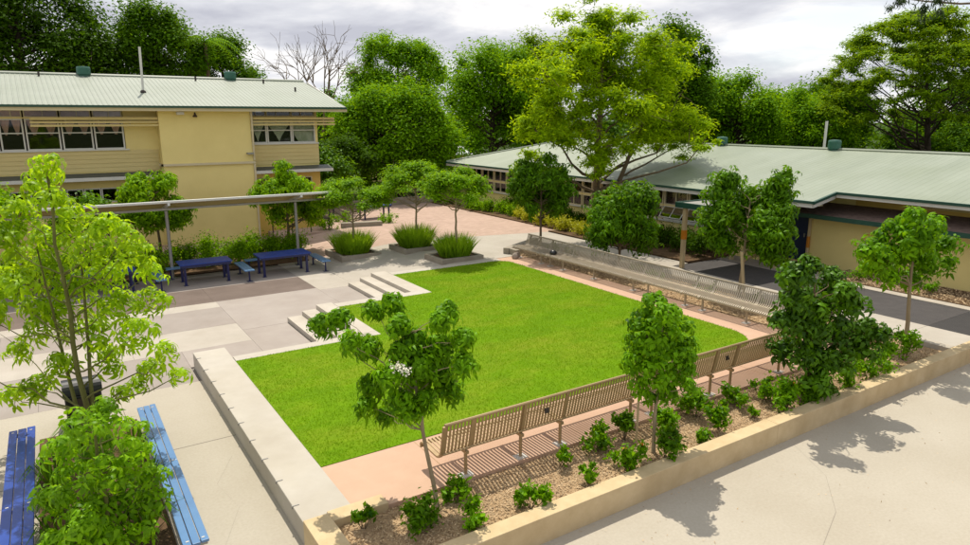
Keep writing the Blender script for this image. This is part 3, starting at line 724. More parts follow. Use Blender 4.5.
# apron roofs
for u0, u1 in ((-16, 4.5), (8.68, 12.75)):
    ar = MB(); ar.quad((u0, 34.72, 3.42), (u1, 34.72, 3.42), (u1, 35.3, 3.56), (u0, 35.3, 3.56)); ar.quad((u0, 35.3, 3.52), (u1, 35.3, 3.52), (u1, 34.72, 3.38), (u0, 34.72, 3.38)); ar.quad((u1, 34.72, 3.38), (u1, 35.3, 3.52), (u1, 35.3, 3.56), (u1, 34.72, 3.42))
    ao = ar.build('apron_roof', 'apron_grey', lb)
    MB().box(u0, u1 + .03, 34.63, 34.715, 3.26, 3.41).build('gutter', 'trim_white', ao)
# sun hoods
def hood(u0, u1):
    h = None
    for i, (za, zb, d) in enumerate(((5.63, 5.72, .62), (5.77, 5.86, .58), (5.91, 6.03, .54))):
        mb = MB(); Wg.box(mb, u0, u1, d, d + .035, za, zb)
        o = mb.build('hood_board', 'boards', lb)
    mb = MB(); mb.quad(Wg.pt(u0, .56, 5.90), Wg.pt(u1, .56, 5.90), Wg.pt(u1, .0, 5.97), Wg.pt(u0, .0, 5.97)); mb.quad(Wg.pt(u0, .0, 5.94), Wg.pt(u1, .0, 5.94), Wg.pt(u1, .56, 5.87), Wg.pt(u0, .56, 5.87))
    mb.build('hood_panel', 'boards', lb)
    u = u0 + .05
    while u < u1:
        mb = MB(); Wg.box(mb, u - .02, u + .02, .0, .53, 5.64, 5.70); Wg.box(mb, u - .02, u + .02, .49, .537, 5.70, 5.9); mb.build('hood_bracket', 'trim_cream', lb); u += 1.24
hood(-.38, 4.54); hood(8.66, 13.0)
# roof
EY, EZ, RY, RZ = 34.1, 6.53, 40.0, 8.05
rf = ribbed((-17, EY, EZ), (13.45, EY, EZ), (-17, RY, RZ), (13.2, RY, RZ), 'roof_left', lb, .2, .014)
ribbed((13.45, 45.9, EZ), (-17, 45.9, EZ), (13.2, RY, RZ), (-17, RY, RZ), 'roof_left', lb, .6, .03)
MB().tube([(-17, RY, RZ + .02), (13.2, RY, RZ + .02)], .09, 6).build('ridge_cap', 'roof_left', rf)
MB().box(-17, 13.45, EY - .10, EY - .003, 6.44, 6.535).build('gutter', 'gutter_green', rf)
MB().box(-17, 13.47, EY - .02, EY + .06, 6.30, 6.435).build('fascia', 'trim_cream', rf)
MB().box(-17, 13.4, EY + .06, 35.3, 6.33, 6.37).build('soffit', 'trim_cream', rf)
bb = MB(); bb.obox((13.42, (EY + RY) / 2, (EZ + RZ) / 2 - .1), (.03, 0, 0), (0, (RY - EY) / 2, (RZ - EZ) / 2), (0, 0, .08)); bb.build('barge_board', 'trim_white', rf)
for x, h in ((2.1, .5), (9.1, .5)): roof_vent(x, RY, RZ + .02, .31, h * .85, rf)
for x, y in ((.2, 39.6), (7.2, 39.5), (10.7, 39.3), (11.9, 37.5)):
    z = EZ + (y - EY) * (RZ - EZ) / (RY - EY); MB().tube([(x, y, z - .05), (x, y, z + .22)], .05, 8).build('vent_pipe', 'dark_metal', rf)
ant = MB().tube([(4.28, 36.6, 7.1), (4.33, 36.6, 9.25)], .055, 8).build('mast', 'trim_white', rf)
MB().lathe((4.28, 36.6, 7.17), [(.14, 0), (.12, .08), (.07, .12)], 10).build('flashing', 'dark_metal', ant)
MB().tube([(8.70, 34.52, 6.3), (8.70, 34.56, 3.95)], .05, 8).tube([(8.70, 34.56, 3.78), (8.70, 34.56, 0)], .05, 8).build('downpipe', 'trim_cream', lb)
MB().box(8.35, 8.65, 34.35, 34.6, 4.25, 4.33).build('wall_lamp', 'steel_grey', lb)
MB().box(5.3, 5.62, 34.3, 34.45, 6.14, 6.28).build('floodlight', 'plate_white', lb); MB().lathe((6.1, 34.4, 6.05), [(.03, .2), (.05, .1), (.11, .02), (.09, -.02)], 10).build('camera_dome', 'dark_metal', lb)
# handrails by the wall
def rail(x0, x1, y, label):
    t = thing('handrail', label, 'handrail', ((x0 + x1) / 2, y, 0))
    MB().tube([(x0, y, .95), (x1, y, .95)], .035, 8).build('top_rail', 'dark_metal', t)
    n = 4
    for i in range(n):
        x = x0 + .05 + i * (x1 - x0 - .1) / (n - 1); MB().tube([(x, y, 0), (x, y, .95)], .03, 8).build('post', 'dark_metal', t)
rail(9.0, 12.0, 33.4, 'dark handrail beside the ochre wall at the right end of the classroom block')
rail(.4, 2.9, 33.6, 'dark handrail against the wall left of the stair tower')

# ---------------- walkway canopy
cn = thing('walkway_canopy', 'white and cream covered walkway roof on grey posts before the classroom block', 'canopy', (1, 27.6, 0))
cv = MB(); k = 8; X0, X1 = -9.0, 9.7
for i in range(k + 1):
    t = i / k; y = 26.75 + 2.3 * t; z = 3.02 - .50 * t + .05 * math.sin(math.pi * t)
    cv.v += [(X0, y, z), (X1, y, z), (X1, y, z - .035), (X0, y, z - .035)]
for i in range(k):
    a = 4 * i; b = a + 4; cv.f += [(a, a + 1, b + 1, b), (a + 3, b + 3, b + 2, a + 2), (a + 1, a + 2, b + 2, b + 1), (a, b, b + 3, a + 3)]
cv.build('roof', 'canopy_under', cn)
MB().box(X0, X1 + .04, 26.66, 26.748, 2.97, 3.06).build('front_fascia', 'canopy_white', cn, bevel=.02)
MB().box(X0, X1, 29.052, 29.12, 2.46, 2.53).build('rear_gutter', 'steel_grey', cn)
MB().box(X0, X1, 27.5, 27.6, 2.62, 2.70).build('beam', 'steel_grey', cn)
for x in (-5.9, -1.2, 3.55, 8.45):
    MB().tube([(x, 27.55, 0), (x, 27.55, 2.6)], .062, 12).box(x - .14, x + .14, 27.41, 27.69, 0, .015).build('post', 'steel_grey', cn)
    MB().obox((x, 27.6, 2.74), (.04, 0, 0), (0, .95, -.2), (0, .012, .05)).build('rafter', 'canopy_white', cn)

# ================================================================== RIGHT BUILDING (single storey)
rb = thing('long_classroom', 'long single storey cream building with green-grey metal roof on the right', 'building', (26, 24, L))
Rw = Fac('x', 23.8)
RZ2 = 4.55; SL = (RZ2 - 3.05) / (31 - 23.1)
ymods = [17.3 + 1.42 * i for i in range(16)]
holes = [(ymods[0], ymods[-1], 1.42, 2.05), (ymods[0], ymods[-1], 2.1, 2.8)]
Rw.wall(16.4, 40.2, .2, 3.02, holes, 'wall_cream', rb)
for i, (a, b) in enumerate(zip(ymods[:-1], ymods[1:])):
    Rw.window(a + .03, b - .03, 1.42, 2.05, rb, 'trim_cream', (), (.5,), None, .055) if i not in (1, 2, 5) else Rw.window(a + .03, b - .03, 1.42, 2.05, rb, 'trim_white', (.98,), (), None, .045, True)
    Rw.window(a + .03, b - .03, 2.1, 2.8, rb, 'trim_cream', (), (.5,), None, .055)
s_ = MB(); Rw.box(s_, 17.2, 38.7, -.02, .10, 1.36, 1.418); s_.build('sill', 'trim_white', rb)
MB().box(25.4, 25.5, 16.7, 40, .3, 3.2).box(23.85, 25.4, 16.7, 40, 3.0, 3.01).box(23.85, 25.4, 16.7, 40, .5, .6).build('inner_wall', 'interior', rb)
MB().box(24.0, 38, 40.0, 40.2, .2, 3.0).build('wall', 'wall_cream', rb)
# roof: notch where the eave steps back
ym = 13.9; ya = 15.5; z2 = 3.05 + SL * 1.4
rr = ribbed((23.1, ym, 3.05), (23.1, 40.6, 3.05), (31, ym, RZ2), (31, 37.0, RZ2), 'roof_right', rb, .25, .006)
ribbed((24.5, -14, z2), (24.5, ym, z2), (31, -14, RZ2), (31, ym, RZ2), 'roof_right', rb, .25, .006)
ribbed((38.9, 40.6, 3.05), (38.9, -14, 3.05), (31, 37.0, RZ2), (31, -14, RZ2), 'roof_right', rb, .7, .02)
ribbed((38.9, 40.6, 3.05), (23.1, 40.6, 3.05), (31.01, 37.0, RZ2), (30.99, 37.0, RZ2), 'roof_right', rb, .7, .006)
MB().tube([(31, -14, RZ2 + .02), (31, 37.0, RZ2 + .02), (23.1, 40.6, 3.07)], .08, 6).build('ridge_cap', 'roof_right', rr)
g = MB().box(23.0, 23.095, ym - .05, 40.6, 2.97, 3.06); g.box(24.4, 24.495, -14, ym - .1, z2 - .08, z2 + .01)
g.obox((23.78, ym - .05, (3.05 + z2) / 2 - .04), (.72, 0, SL * .72), (0, .045, 0), (0, 0, .05)); g.build('gutter', 'gutter_green', rr)
g = MB().box(23.06, 23.14, ym, 40.6, 2.82, 2.965); g.box(24.46, 24.54, -14, ym - .06, z2 - .20, z2 - .085)
g.obox((23.82, ym - .0, (3.05 + z2) / 2 - .17), (.68, 0, SL * .68), (0, .03, 0), (0, 0, .07)); g.build('fascia', 'trim_white', rr)
MB().box(23.14, 23.85, ym + .05, 40.5, 2.84, 2.87).build('soffit', 'trim_cream', rr)
for y in (24.2, 17.9, 31.5): roof_vent(31, y, RZ2 + .02, .28, .44, rr)
MB().tube([(31.6, 18.75, 4.5), (31.6, 18.75, 5.85)], .06, 8).build('flue', 'trim_white', rr)
# upper wall behind the annex roof, with louvre
MB().box(26.0, 26.2, -14, ym, .3, z2 + .2).build('wall', 'wall_ochre', rb)
MB().box(23.802, 26.6, 16.402, 16.6, .3, 3.0).box(26.0, 26.2, ym, 16.4, .3, 3.4).build('wall', 'wall_cream', rb)
MB().box(25.2, 26.0, ya - .4, 16.4, .3, 2.6).build('wall', 'wall_cream', rb)
for k in range(4): MB().box(25.94, 25.999, 8.6, 11.6, 2.86 + .11 * k, 2.93 + .11 * k).build('louvre_blade', 'boards', rb)
# annex
ax = Fac('x', 25.0)
ax.wall(-14, ya - .4, .3, 2.26, [], 'wall_cream', rb, .2)
MB().quad((24.35, -14, 2.40), (24.35, ya, 2.40), (26.0, ya, 2.72), (26.0, -14, 2.72)).quad((26.0, -14, 2.68), (26.0, ya, 2.68), (24.35, ya, 2.36), (24.35, -14, 2.36)).build('annex_roof', 'roof_brown', rb)
MB().box(24.28, 24.345, -14, ya + .02, 2.26, 2.42).build('annex_fascia', 'gutter_green', rb)
for y in (ya - .5, 4.0): MB().tube([(24.9, y, .4), (24.9, y, 2.3)], .06, 8).build('downpipe', 'timber', rb)
MB().tube([(24.9, ya - .5, 1.0), (24.9, ya - .5, 1.45)], .064, 8).build('painted_band', 'orange_paint', rb)
for k in range(7): MB().obox((24.96, 8.35, .95 + .12 * k), (.03, 0, .02), (0, .62, 0), (0, 0, .012)).build('louvre_blade', 'trim_cream', rb)
for k in range(2): MB().box(24.95, 24.998, 12.0, 12.9, 1.65 + .14 * k, 1.71 + .14 * k).build('vent_blade', 'wall_ochre', rb)
dr = MB().box(25.15, 25.198, 15.2, 16.3, .4, 2.4).build('door', 'door_blue', rb); MB().box(25.11, 25.148, 15.3, 15.35, 1.35, 1.5).build('handle', 'steel_grey', dr)
# entry awning
aw = thing('entry_awning', 'small flat green-edged entry awning on timber posts by the road', 'awning', (21.5, 15.3, L))
MB().box(19.95, 23.75, 14.98, 17.35, 2.82, 2.86).build('roof', 'steel_grey', aw)
MB().box(19.87, 19.945, 14.9, 17.43, 2.70, 2.90).box(19.95, 23.75, 17.352, 17.43, 2.70, 2.90).box(19.95, 23.75, 14.9, 14.978, 2.70, 2.90).build('fascia', 'gutter_green', aw)
for xp, y in ((19.96, 17.05), (22.9, 17.05), (22.9, 15.1)):
    p = MB().box(xp, xp + .14, y - .07, y + .07, L - .02, 2.82).build('post', 'timber', aw)
    MB().box(xp - .008, xp + .148, y - .078, y + .078, 1.5, 1.85).build('painted_band', 'orange_paint', p)

# ================================================================== planters, far furniture
def planter(x0, x1, y0, y1, z0, zt, label):
    t = thing('tree_planter', label, 'planter', ((x0 + x1) / 2, (y0 + y1) / 2, z0), 'square concrete tree planters')
    w = .16
    for a in ((x0, x1, y0, y0 + w), (x0, x1, y1 - w, y1), (x0, x0 + w, y0 + w + .002, y1 - w - .002), (x1 - w, x1, y0 + w + .002, y1 - w - .002)):
        MB().box(*a, z0 - .3, zt).build('kerb_block', 'planter_concrete', t, bevel=.012)
    MB().box(x0 + w, x1 - w, y0 + w, y1 - w, z0 - .2, zt - .06).build('soil', 'dark_soil', t)
planter(9.9, 11.7, 26.35, 28.4, .15, .33, 'leftmost of the three square concrete planters, by the blue tables')
planter(12.35, 14.0, 25.35, 27.0, .36, .54, 'middle square concrete planter, set back between the other two')
planter(12.6, 14.55, 22.6, 24.1, .34, .55, 'right-hand square concrete planter, closest to the far lawn edge')
def tuft(x, y, z, rad, h, n, label, m='tuft_blade'):
    a = rng.uniform(0, 2 * np.pi, n); r = rad * np.sqrt(rng.uniform(0, 1, n)) * .75
    b = np.stack([x + r * np.cos(a), y + r * np.sin(a), np.full(n, z)], 1)
    hh = h * rng.uniform(.6, 1.15, n) * (1.05 - .5 * (r / rad) ** 2); out_ = (r / rad * .6 + rng.uniform(0, .45, n)) * hh; a2 = a + rng.normal(0, .5, n)
    t = b + np.stack([np.cos(a2) * out_, np.sin(a2) * out_, hh], 1); mid = (b + t) / 2 + np.array([0, 0, .07]) * h
    s = np.stack([-np.sin(a2 + rng.normal(0, .8, n)), np.cos(a2), np.zeros(n)], 1) * .014
    V = np.stack([b - s, b + s, mid + s * .9, mid - s * .9, t], 1).reshape(-1, 3); i = np.arange(n)[:, None] * 5
    F = np.concatenate([i + np.array([[0, 1, 2]]), i + np.array([[0, 2, 3]]), i + np.array([[3, 2, 4]])], 0)
    t_ = thing('ornamental_grass', label, 'grass clump', (x, y, z), 'grass clumps in the square planters')
    link('blades', mesh_np('blades', V - np.array([x, y, z]), F), m, t_)
    c = MB().lathe((x, y, z - .03), [(rad * .5, 0), (rad * .45, .08), (rad * .2, .12)], 10).build('crown', 'dark_soil', t_)
tuft(10.8, 27.35, .27, .9, .95, 1700, 'dense upright grass clump in the leftmost square planter')
tuft(13.2, 26.15, .48, .85, .95, 1700, 'dense upright grass clump in the middle square planter')
tuft(13.6, 23.35, .49, .82, .9, 1700, 'dense arching grass clump in the planter closest to the lawn')
rs = MB().obox((13.7, 33.3, .36), (1.05, -.25, 0), (.05, .2, 0), (0, 0, .25)).build('concrete_seat', 'planter_concrete', bevel=.03)
tag(rs, 'low pale concrete seat block behind the leftmost square planter', 'seat')
fl = thing('step_landing', 'low brick-edged landing step by the ochre end wall', 'step', (10.6, 32.6, 0))
MB().box(9.2, 12.6, 31.6, 33.2, -.05, .16).build('tread', 'brick_paving', fl, bevel=.01); MB().box(9.2, 12.6, 33.2, 34.9, -.05, .30).build('tread', 'brick_paving', fl, bevel=.01)
table(14.6, 16.4, 35.2, 36.2, 1.15, 'blue table in shade beyond the planters, on the brick paving'); table(11.8, 13.6, 36.6, 37.6, 1.1, 'blue table in deep shade right of the classroom block')
sh = thing('far_shed', 'distant low shed with white metal roof seen under the trees', 'building', (24, 58, .4))
MB().box(16, 34, 56, 62, .3, 2.6).build('wall', 'wall_cream', sh); rfs = ribbed((15.5, 55.4, 2.6), (34.5, 55.4, 2.6), (15.5, 59, 3.7), (34.5, 59, 3.7), 'far_roof', sh, .4, .02); ribbed((34.5, 62.6, 2.6), (15.5, 62.6, 2.6), (34.5, 59, 3.7), (15.5, 59, 3.7), 'far_roof', sh, .4, .02)
fwl = thing('low_far_wall', 'low shaded concrete wall across the far end of the brick paving', 'wall', (19, 40.5, L)); MB().box(15.6, 22.4, 40.3, 40.6, .2, .85).build('wall_block', 'planter_concrete', fwl, bevel=.01)

# ================================================================== VEGETATION TOOLS
def nrmz(a): return a / (np.linalg.norm(a, axis=1, keepdims=True) + 1e-9)
def leaf_cloud(cl, n, Lf, Wf, up=.8, jit=.5, droop=.3, flat=.85, fold=.18, power=.45):
    """n folded leaves spread through clumps cl (k,4): centre and radius"""
    cl = np.asarray(cl, float); w = cl[:, 3] ** 2; i = rng.choice(len(cl), n, p=w / w.sum())
    d = nrmz(rng.normal(size=(n, 3)) + np.array([0, 0, .35])); rr = cl[i, 3] * np.minimum(np.abs(rng.normal(0, 1, n)) * power * 1.3 + .12, 1.3)
    off = d * rr[:, None]; off[:, 2] *= flat; C = cl[i, :3] + off
    Nn = nrmz(d * .55 + np.array([0, 0, up]) + rng.normal(size=(n, 3)) * jit)
    t = rng.normal(size=(n, 3)) + d * .9 + np.array([0, 0, -droop * 2]); D = nrmz(t - Nn * np.sum(t * Nn, 1, keepdims=True)); S = np.cross(Nn, D)
    l = (Lf * rng.uniform(.6, 1.3, n))[:, None]; wd = (Wf * rng.uniform(.7, 1.25, n))[:, None]
    V = np.stack([C - D * l * .5, C + S * wd * .5 + Nn * wd * fold, C + D * l * .5, C - S * wd * .5 + Nn * wd * fold], 1).reshape(-1, 3)
    k = np.arange(n)[:, None] * 4
    return V, np.concatenate([k + np.array([[0, 1, 2]]), k + np.array([[0, 2, 3]])], 1).reshape(-1, 3)
def rosette(nl, Lf, Wf, droop, seed):
    r = np.random.default_rng(seed); V = []; F = []
    for q in range(nl):
        a = 2 * math.pi * (q + r.uniform(-.25, .25)) / nl; l = Lf * r.uniform(.75, 1.15); w = Wf * r.uniform(.8, 1.15); dr = droop * r.uniform(.6, 1.3)
        d = np.array([math.cos(a), math.sin(a), 0]); s = np.array([-math.sin(a), math.cos(a), 0]); tw = r.uniform(-.4, .4)
        s = s * math.cos(tw) + np.array([0, 0, math.sin(tw)]); z = np.array([0, 0, 1.])
        b = d * .03 * Lf / .16; m1 = d * l * .42 + z * l * (.06 - dr * .10); m2 = d * l * .74 - z * l * dr * .38; t = d * l * (1 - .18 * dr) - z * l * dr
        n = len(V); V += [b, m1 + s * w * .5 + z * w * .12, m1, m1 - s * w * .5 + z * w * .12, m2 + s * w * .34, m2, m2 - s * w * .34, t]
        F += [(n, n + 1, n + 2), (n, n + 2, n + 3), (n + 1, n + 4, n + 5), (n + 1, n + 5, n + 2), (n + 2, n + 5, n + 6), (n + 2, n + 6, n + 3), (n + 4, n + 7, n + 5), (n + 5, n + 7, n + 6)]
    return np.array(V), np.array(F)
def rand_rot(out_, tilt):
    """matrix whose z leans from up towards out_"""
    z = Vector((0, 0, 1)) * (1 - tilt) + Vector(out_) * tilt + Vector(rng.normal(0, .22, 3)); z.normalize()
    x = z.cross(Vector(rng.normal(0, 1, 3))).normalized(); y = z.cross(x)
    return Matrix((x, y, z)).transposed()
def curve(a, b, sag, n=5, wob=.0):
    a, b = Vector(a), Vector(b); m = (a + b) / 2 + Vector((0, 0, sag)); P = []
    for i in range(n + 1):
        t = i / n; p = a * (1 - t) ** 2 + m * 2 * t * (1 - t) + b * t * t
        if 0 < i < n and wob: p += Vector(rng.normal(0, wob, 3))
        P.append(p)
    return P
def trunk_mesh(mb, base, top, r0, r1, cl, lean=.014, limb_r=.35, n=9, k=8, low=.25, twig=True):
    base, top = Vector(base), Vector(top); H = (top - base).length
    main = [base.lerp(top, i / n) + Vector((rng.normal(0, lean * H * .2), rng.normal(0, lean * H * .2), 0)) * (1 if 0 < i < n else 0) for i in range(n + 1)]
    rad = [r0 * (1 - i / n) ** .8 + r1 * (i / n) for i in range(n + 1)]; rad[0] *= 1.25
    mb.tube(main, rad, k)
    for c in cl:
        c3 = Vector(c[:3]); dh = math.hypot(c3.x - base.x, c3.y - base.y)
        f = (c3.z - base.z - .55 * dh) / max(top.z - base.z, .1); f = min(max(f, low), .97); q = f * n; i = min(int(q), n - 1)
        p = main[i].lerp(main[i + 1], q - i); ra = rad[i] * limb_r + .004
        if (c3 - p).length > c[3] * .5:
            mb.tube(curve(p, c3, dh * -.06, 5, (c3 - p).length * .03), [ra * (1 - .16 * j) for j in range(6)], 6)
        if twig:
            for _ in range(3):
                e = c3 + Vector(rng.normal(0, c[3] * .5, 3)); mb.tube([c3, (c3 + e) / 2 + Vector((0, 0, c[3] * .1)), e], [ra * .35, ra * .25, ra * .12], 4)
    return main
def ell_clumps(c, r, k, rc, shell=.55, bottom=-.75):
    out_ = []
    while len(out_) < k:
        d = rng.normal(size=3); d /= np.linalg.norm(d)
        if d[2] < bottom: continue
        s = shell + (1 - shell) * rng.uniform() ** .6; s *= .86
        out_.append((c[0] + d[0] * r[0] * s, c[1] + d[1] * r[1] * s, c[2] + d[2] * r[2] * s, rc * rng.uniform(.65, 1.3)))
    return out_
def cluster_cloud(cl, per, ros, tilt=.5):
    raw = [rosette(*ros, 70 + k) for k in range(5)]; VV, FF, nv = [], [], 0
    for c in cl:
        for _ in range(max(4, int(per * (c[3] / .4) ** 2))):
            d = rng.normal(size=3) + np.array([0, 0, .25]); d /= np.linalg.norm(d); q = np.array(c[:3]) + d * c[3] * min(.25 + abs(rng.normal(0, .5)), 1.2) * np.array([1, 1, .85])
            A = np.array(rand_rot((d[0], d[1], d[2] * .3), tilt)); k = rng.integers(5); V = raw[k][0] @ A.T * rng.uniform(.7, 1.25) + q
            VV.append(V); FF.append(raw[k][1] + nv); nv += len(V)
    return np.concatenate(VV), np.concatenate(FF)
def tree(name, label, base, cl, n, Lf, Wf, leaf, bark='bark', r0=.06, r1=.012, top=None, group=None, low=.3, cat='tree', limb_r=.4, **kw):
    t = thing(name, label, cat, base, group)
    zc = max(c[2] for c in cl); mx_ = np.mean(np.array(cl)[:, :2], 0)
    top = top or (base[0] * .4 + mx_[0] * .6, base[1] * .4 + mx_[1] * .6, base[2] + (zc - base[2]) * .85)
    mb = MB(); trunk_mesh(mb, base, top, r0, r1, cl, low=low, limb_r=limb_r); mb.build('trunk', bark, t, smooth=True)
    V, F = cluster_cloud(cl, n, Lf, Wf) if isinstance(Lf, tuple) else leaf_cloud(cl, n, Lf, Wf, **kw)
    link('crown', mesh_np('crown', V - np.array(base), F), leaf, t)
    return t
def rosette_tree(name, label, base, cl, per, ros, leaf, bark, r0, r1, top, group=None, stems=(), low=.2, maxparts=300, tilt=.5):
    t = thing(name, label, 'tree', base, group); mb = MB()
    trunk_mesh(mb, base, top, r0, r1, cl, low=low, limb_r=.32, lean=.02)
    for s in stems: mb.tube(curve(s[0], s[1], s[2], 7, .015), [s[3] * (1 - .1 * j) for j in range(8)], 8)
    mb.build('trunk', bark, t, smooth=True)
    vs = [mesh_np('leaf', *rosette(*ros, 40 + k)) for k in range(4)]; raw = [rosette(*ros, 40 + k) for k in range(4)]
    for me in vs: me.materials.append(M[leaf])
    items = []
    for c in cl:
        for _ in range(max(3, int(per * (c[3] / .33) ** 2))):
            d = rng.normal(size=3) + np.array([0, 0, .3]); d /= np.linalg.norm(d); q = np.array(c[:3]) + d * c[3] * rng.uniform(.25, 1) ** .5 * np.array([1, 1, .8])
            items.append((q, d))
    items.sort(key=lambda a: np.linalg.norm(a[0] - np.array([0, 0, 6])))
    VV, FF = [], []; nv = 0
    for i, (q, d) in enumerate(items):
        m = rand_rot((d[0], d[1], d[2] * .3), tilt); s = rng.uniform(.7, 1.2); k = i % 4
        if i < maxparts:
            piece('leaf', vs[k], t, Vector(q) - Vector(base), m.to_euler(), (s, s, s))
        else:
            A = np.array(m); V = raw[k][0] @ A.T * s + (q - np.array(base)); VV.append(V); FF.append(raw[k][1] + nv); nv += len(V)
    if VV:
        o = link('foliage', mesh_np('foliage', np.concatenate(VV), np.concatenate(FF)), leaf, t, 'stuff')
    return t

# ================================================================== FRONT TREES
front = [(-0.02, 12.08, 5.32, 0.26), (-0.12, 12.95, 5.0, 0.32), (-0.02, 12.43, 4.76, 0.28), (-0.47, 13.33, 4.45, 0.36), (0.28, 12.9, 4.33, 0.39), (0.61, 11.22, 4.43, 0.29), (0.83, 10.94, 4.34, 0.26), (-0.18, 13.75, 3.94, 0.41), (0.41, 11.86, 4.04, 0.36), (0.91, 11.47, 3.95, 0.33), (-0.61, 14.44, 3.55, 0.35), (-0.78, 13.18, 4.09, 0.41), (-0.03, 13.65, 3.41, 0.44), (0.58, 12.31, 3.5, 0.38), (1.24, 12.31, 3.47, 0.26), (-0.63, 12.24, 3.52, 0.36), (-1.24, 13.91, 3.42, 0.49), (0.13, 13.63, 2.85, 0.45), (0.74, 12.33, 2.97, 0.38), (1.22, 12.59, 2.92, 0.34), (-0.39, 13.45, 2.88, 0.36), (-1.07, 12.3, 3.02, 0.38), (-0.3, 13.62, 2.37, 0.4), (0.34, 12.77, 2.39, 0.39), (0.93, 11.63, 2.61, 0.34), (1.17, 10.77, 2.56, 0.23), (-0.81, 14.23, 1.91, 0.27), (-0.22, 12.82, 1.95, 0.32), (-0.65, 13.75, 1.37, 0.3), (-1.01, 14.39, 1.03, 0.26), (0.52, 12.98, 1.84, 0.33), (1.13, 13.12, 1.44, 0.31), (1.43, 11.55, 1.84, 0.2), (0.77, 13.04, 1.2, 0.27), (-1.75, 15.02, 1.86, 0.45)]
rosette_tree('young_tree', 'tall bright lime-leaved young tree rising from the bed between the blue benches', (.06, 12.7, .08), front, 22, (7, .18, .058, .75), 'leaf_lime', 'bark_green', .055, .012, (-.02, 12.3, 5.2),
    stems=[((.14, 12.74, .08), (.28, 12.5, 3.9), .1, .045), ((0.0, 12.78, .08), (-.3, 13.1, 3.9), .1, .04)])
sap = [(0.27, 10.43, 1.86, 0.29), (-0.05, 9.52, 2.15, 0.24), (0.49, 9.23, 2.06, 0.24), (-0.31, 9.86, 1.73, 0.27), (0.09, 10.67, 1.25, 0.35), (0.53, 9.63, 1.51, 0.27), (0.75, 9.76, 1.08, 0.23), (-0.2, 9.91, 1.23, 0.32), (0.26, 9.91, 1.01, 0.35), (-0.52, 10.24, 0.87, 0.27), (-0.09, 9.91, 0.66, 0.35), (0.39, 9.93, 0.68, 0.31), (0.7, 9.73, 0.74, 0.23), (-0.45, 9.6, .55, 0.32), (0.1, 9.4, .5, 0.34), (0.48, 9.4, .45, 0.24), (-.2, 9.3, .9, .3), (.2, 9.4, 1.5, .3)]
rosette_tree('young_tree', 'low bushy lime-leaved tree at the bottom left between the blue benches', (.12, 9.75, .08), sap, 30, (7, .155, .056, .7), 'leaf_sap', 'bark_green', .045, .012, (.1, 9.8, 2.0), low=.1)

t0 = [(3.17, 9.41, 2.98, 0.19), (3.3, 8.98, 3.17, 0.18), (3.24, 8.47, 2.99, 0.16), (3.66, 8.95, 2.62, 0.17), (3.8, 8.97, 3.22, 0.16), (4.03, 8.76, 3.34, 0.17), (3.99, 8.42, 3.1, 0.18), (4.23, 8.43, 2.83, 0.22), (4.32, 7.83, 3.27, 0.16), (4.68, 8.26, 3.25, 0.16), (4.47, 8.12, 2.79, 0.22), (4.61, 7.72, 2.96, 0.19), (4.54, 7.53, 2.66, 0.18), (4.59, 8.34, 2.31, 0.23), (4.33, 8.66, 2.18, 0.26), (3.67, 8.12, 2.5, 0.21), (3.7, 8.86, 2.09, 0.21), (3.47, 8.59, 1.92, 0.15), (3.8, 8.1, 2.1, 0.2), (4.16, 8.02, 2.05, 0.19), (4.67, 8.2, 2.02, 0.21), (3.88, 8.82, 1.57, 0.16), (3.87, 7.94, 1.92, 0.14)]
t0 = [(a, b, c, d * 1.12) for a, b, c, d in t0] + [(4.2, 8.2, 2.5, .26), (4.0, 8.3, 2.75, .24), (4.4, 8.1, 2.45, .24), (3.6, 8.6, 2.8, .2)]
tr0 = rosette_tree('young_tree', 'slim young tree with drooping leaves and painted white blossom at the near bench end', (4.32, 8.02, .28), t0, 100, (6, .13, .05, .9), 'leaf_bush', 'bark_pale', .038, .012, (4.05, 8.4, 3.0), 'young trees in the mulch bed', low=.45)
V, F = leaf_cloud([(3.70, 7.95, 2.66, .12), (3.82, 7.9, 2.60, .08)], 80, .045, .035, up=.3, jit=.9)
link('highlights', mesh_np('highlights', V - np.array([4.32, 8.02, .28]), F), 'highlight_white', tr0)  # white flecks standing in for bright highlights on the foliage
t1 = [(8.26, 7.54, 2.99, 0.21), (8.09, 7.1, 2.96, 0.2), (8.12, 7.72, 2.67, 0.23), (8.17, 7.32, 2.62, 0.28), (8.83, 7.42, 2.48, 0.2), (8.29, 7.86, 2.2, 0.26), (8.37, 7.36, 2.19, 0.29), (9.01, 7.41, 2.09, 0.22), (7.84, 7.52, 2.04, 0.19), (7.98, 7.2, 1.93, 0.25), (8.66, 7.26, 1.77, 0.24), (8.45, 6.86, 1.72, 0.14), (7.86, 7.4, 1.66, 0.16), (8.35, 7.28, 1.47, 0.19), (8.26, 7.53, 1.29, 0.13), (8.6, 7.5, 2.5, .24), (8.05, 7.45, 2.3, .22)]
t1 = [(a, b, c, d * 1.2) for a, b, c, d in t1] + [(8.75, 7.3, 2.1, .25), (7.95, 7.4, 2.5, .2)]
rosette_tree('young_tree', 'upright young tree with dense green crown midway along the mulch bed', (8.3, 7.42, .28), t1, 62, (6, .125, .062, .7), 'leaf_bush', 'bark_pale', .036, .010, (8.3, 7.4, 2.9), 'young trees in the mulch bed', low=.4)
sk = MB().tube([(8.22, 7.75, .28), (8.22, 7.75, 1.5)], .022, 6).build('tree_stake', 'timber'); tag(sk, 'thin timber stake beside the upright young tree in the mulch bed', 'stake')
sk = MB().tube([(17.75, 12.55, .3), (17.6, 12.7, 2.0)], .05, 7).build('tree_stake', 'timber'); tag(sk, 'leaning pale timber stake behind the silvery bench below the two-humped tree', 'stake')
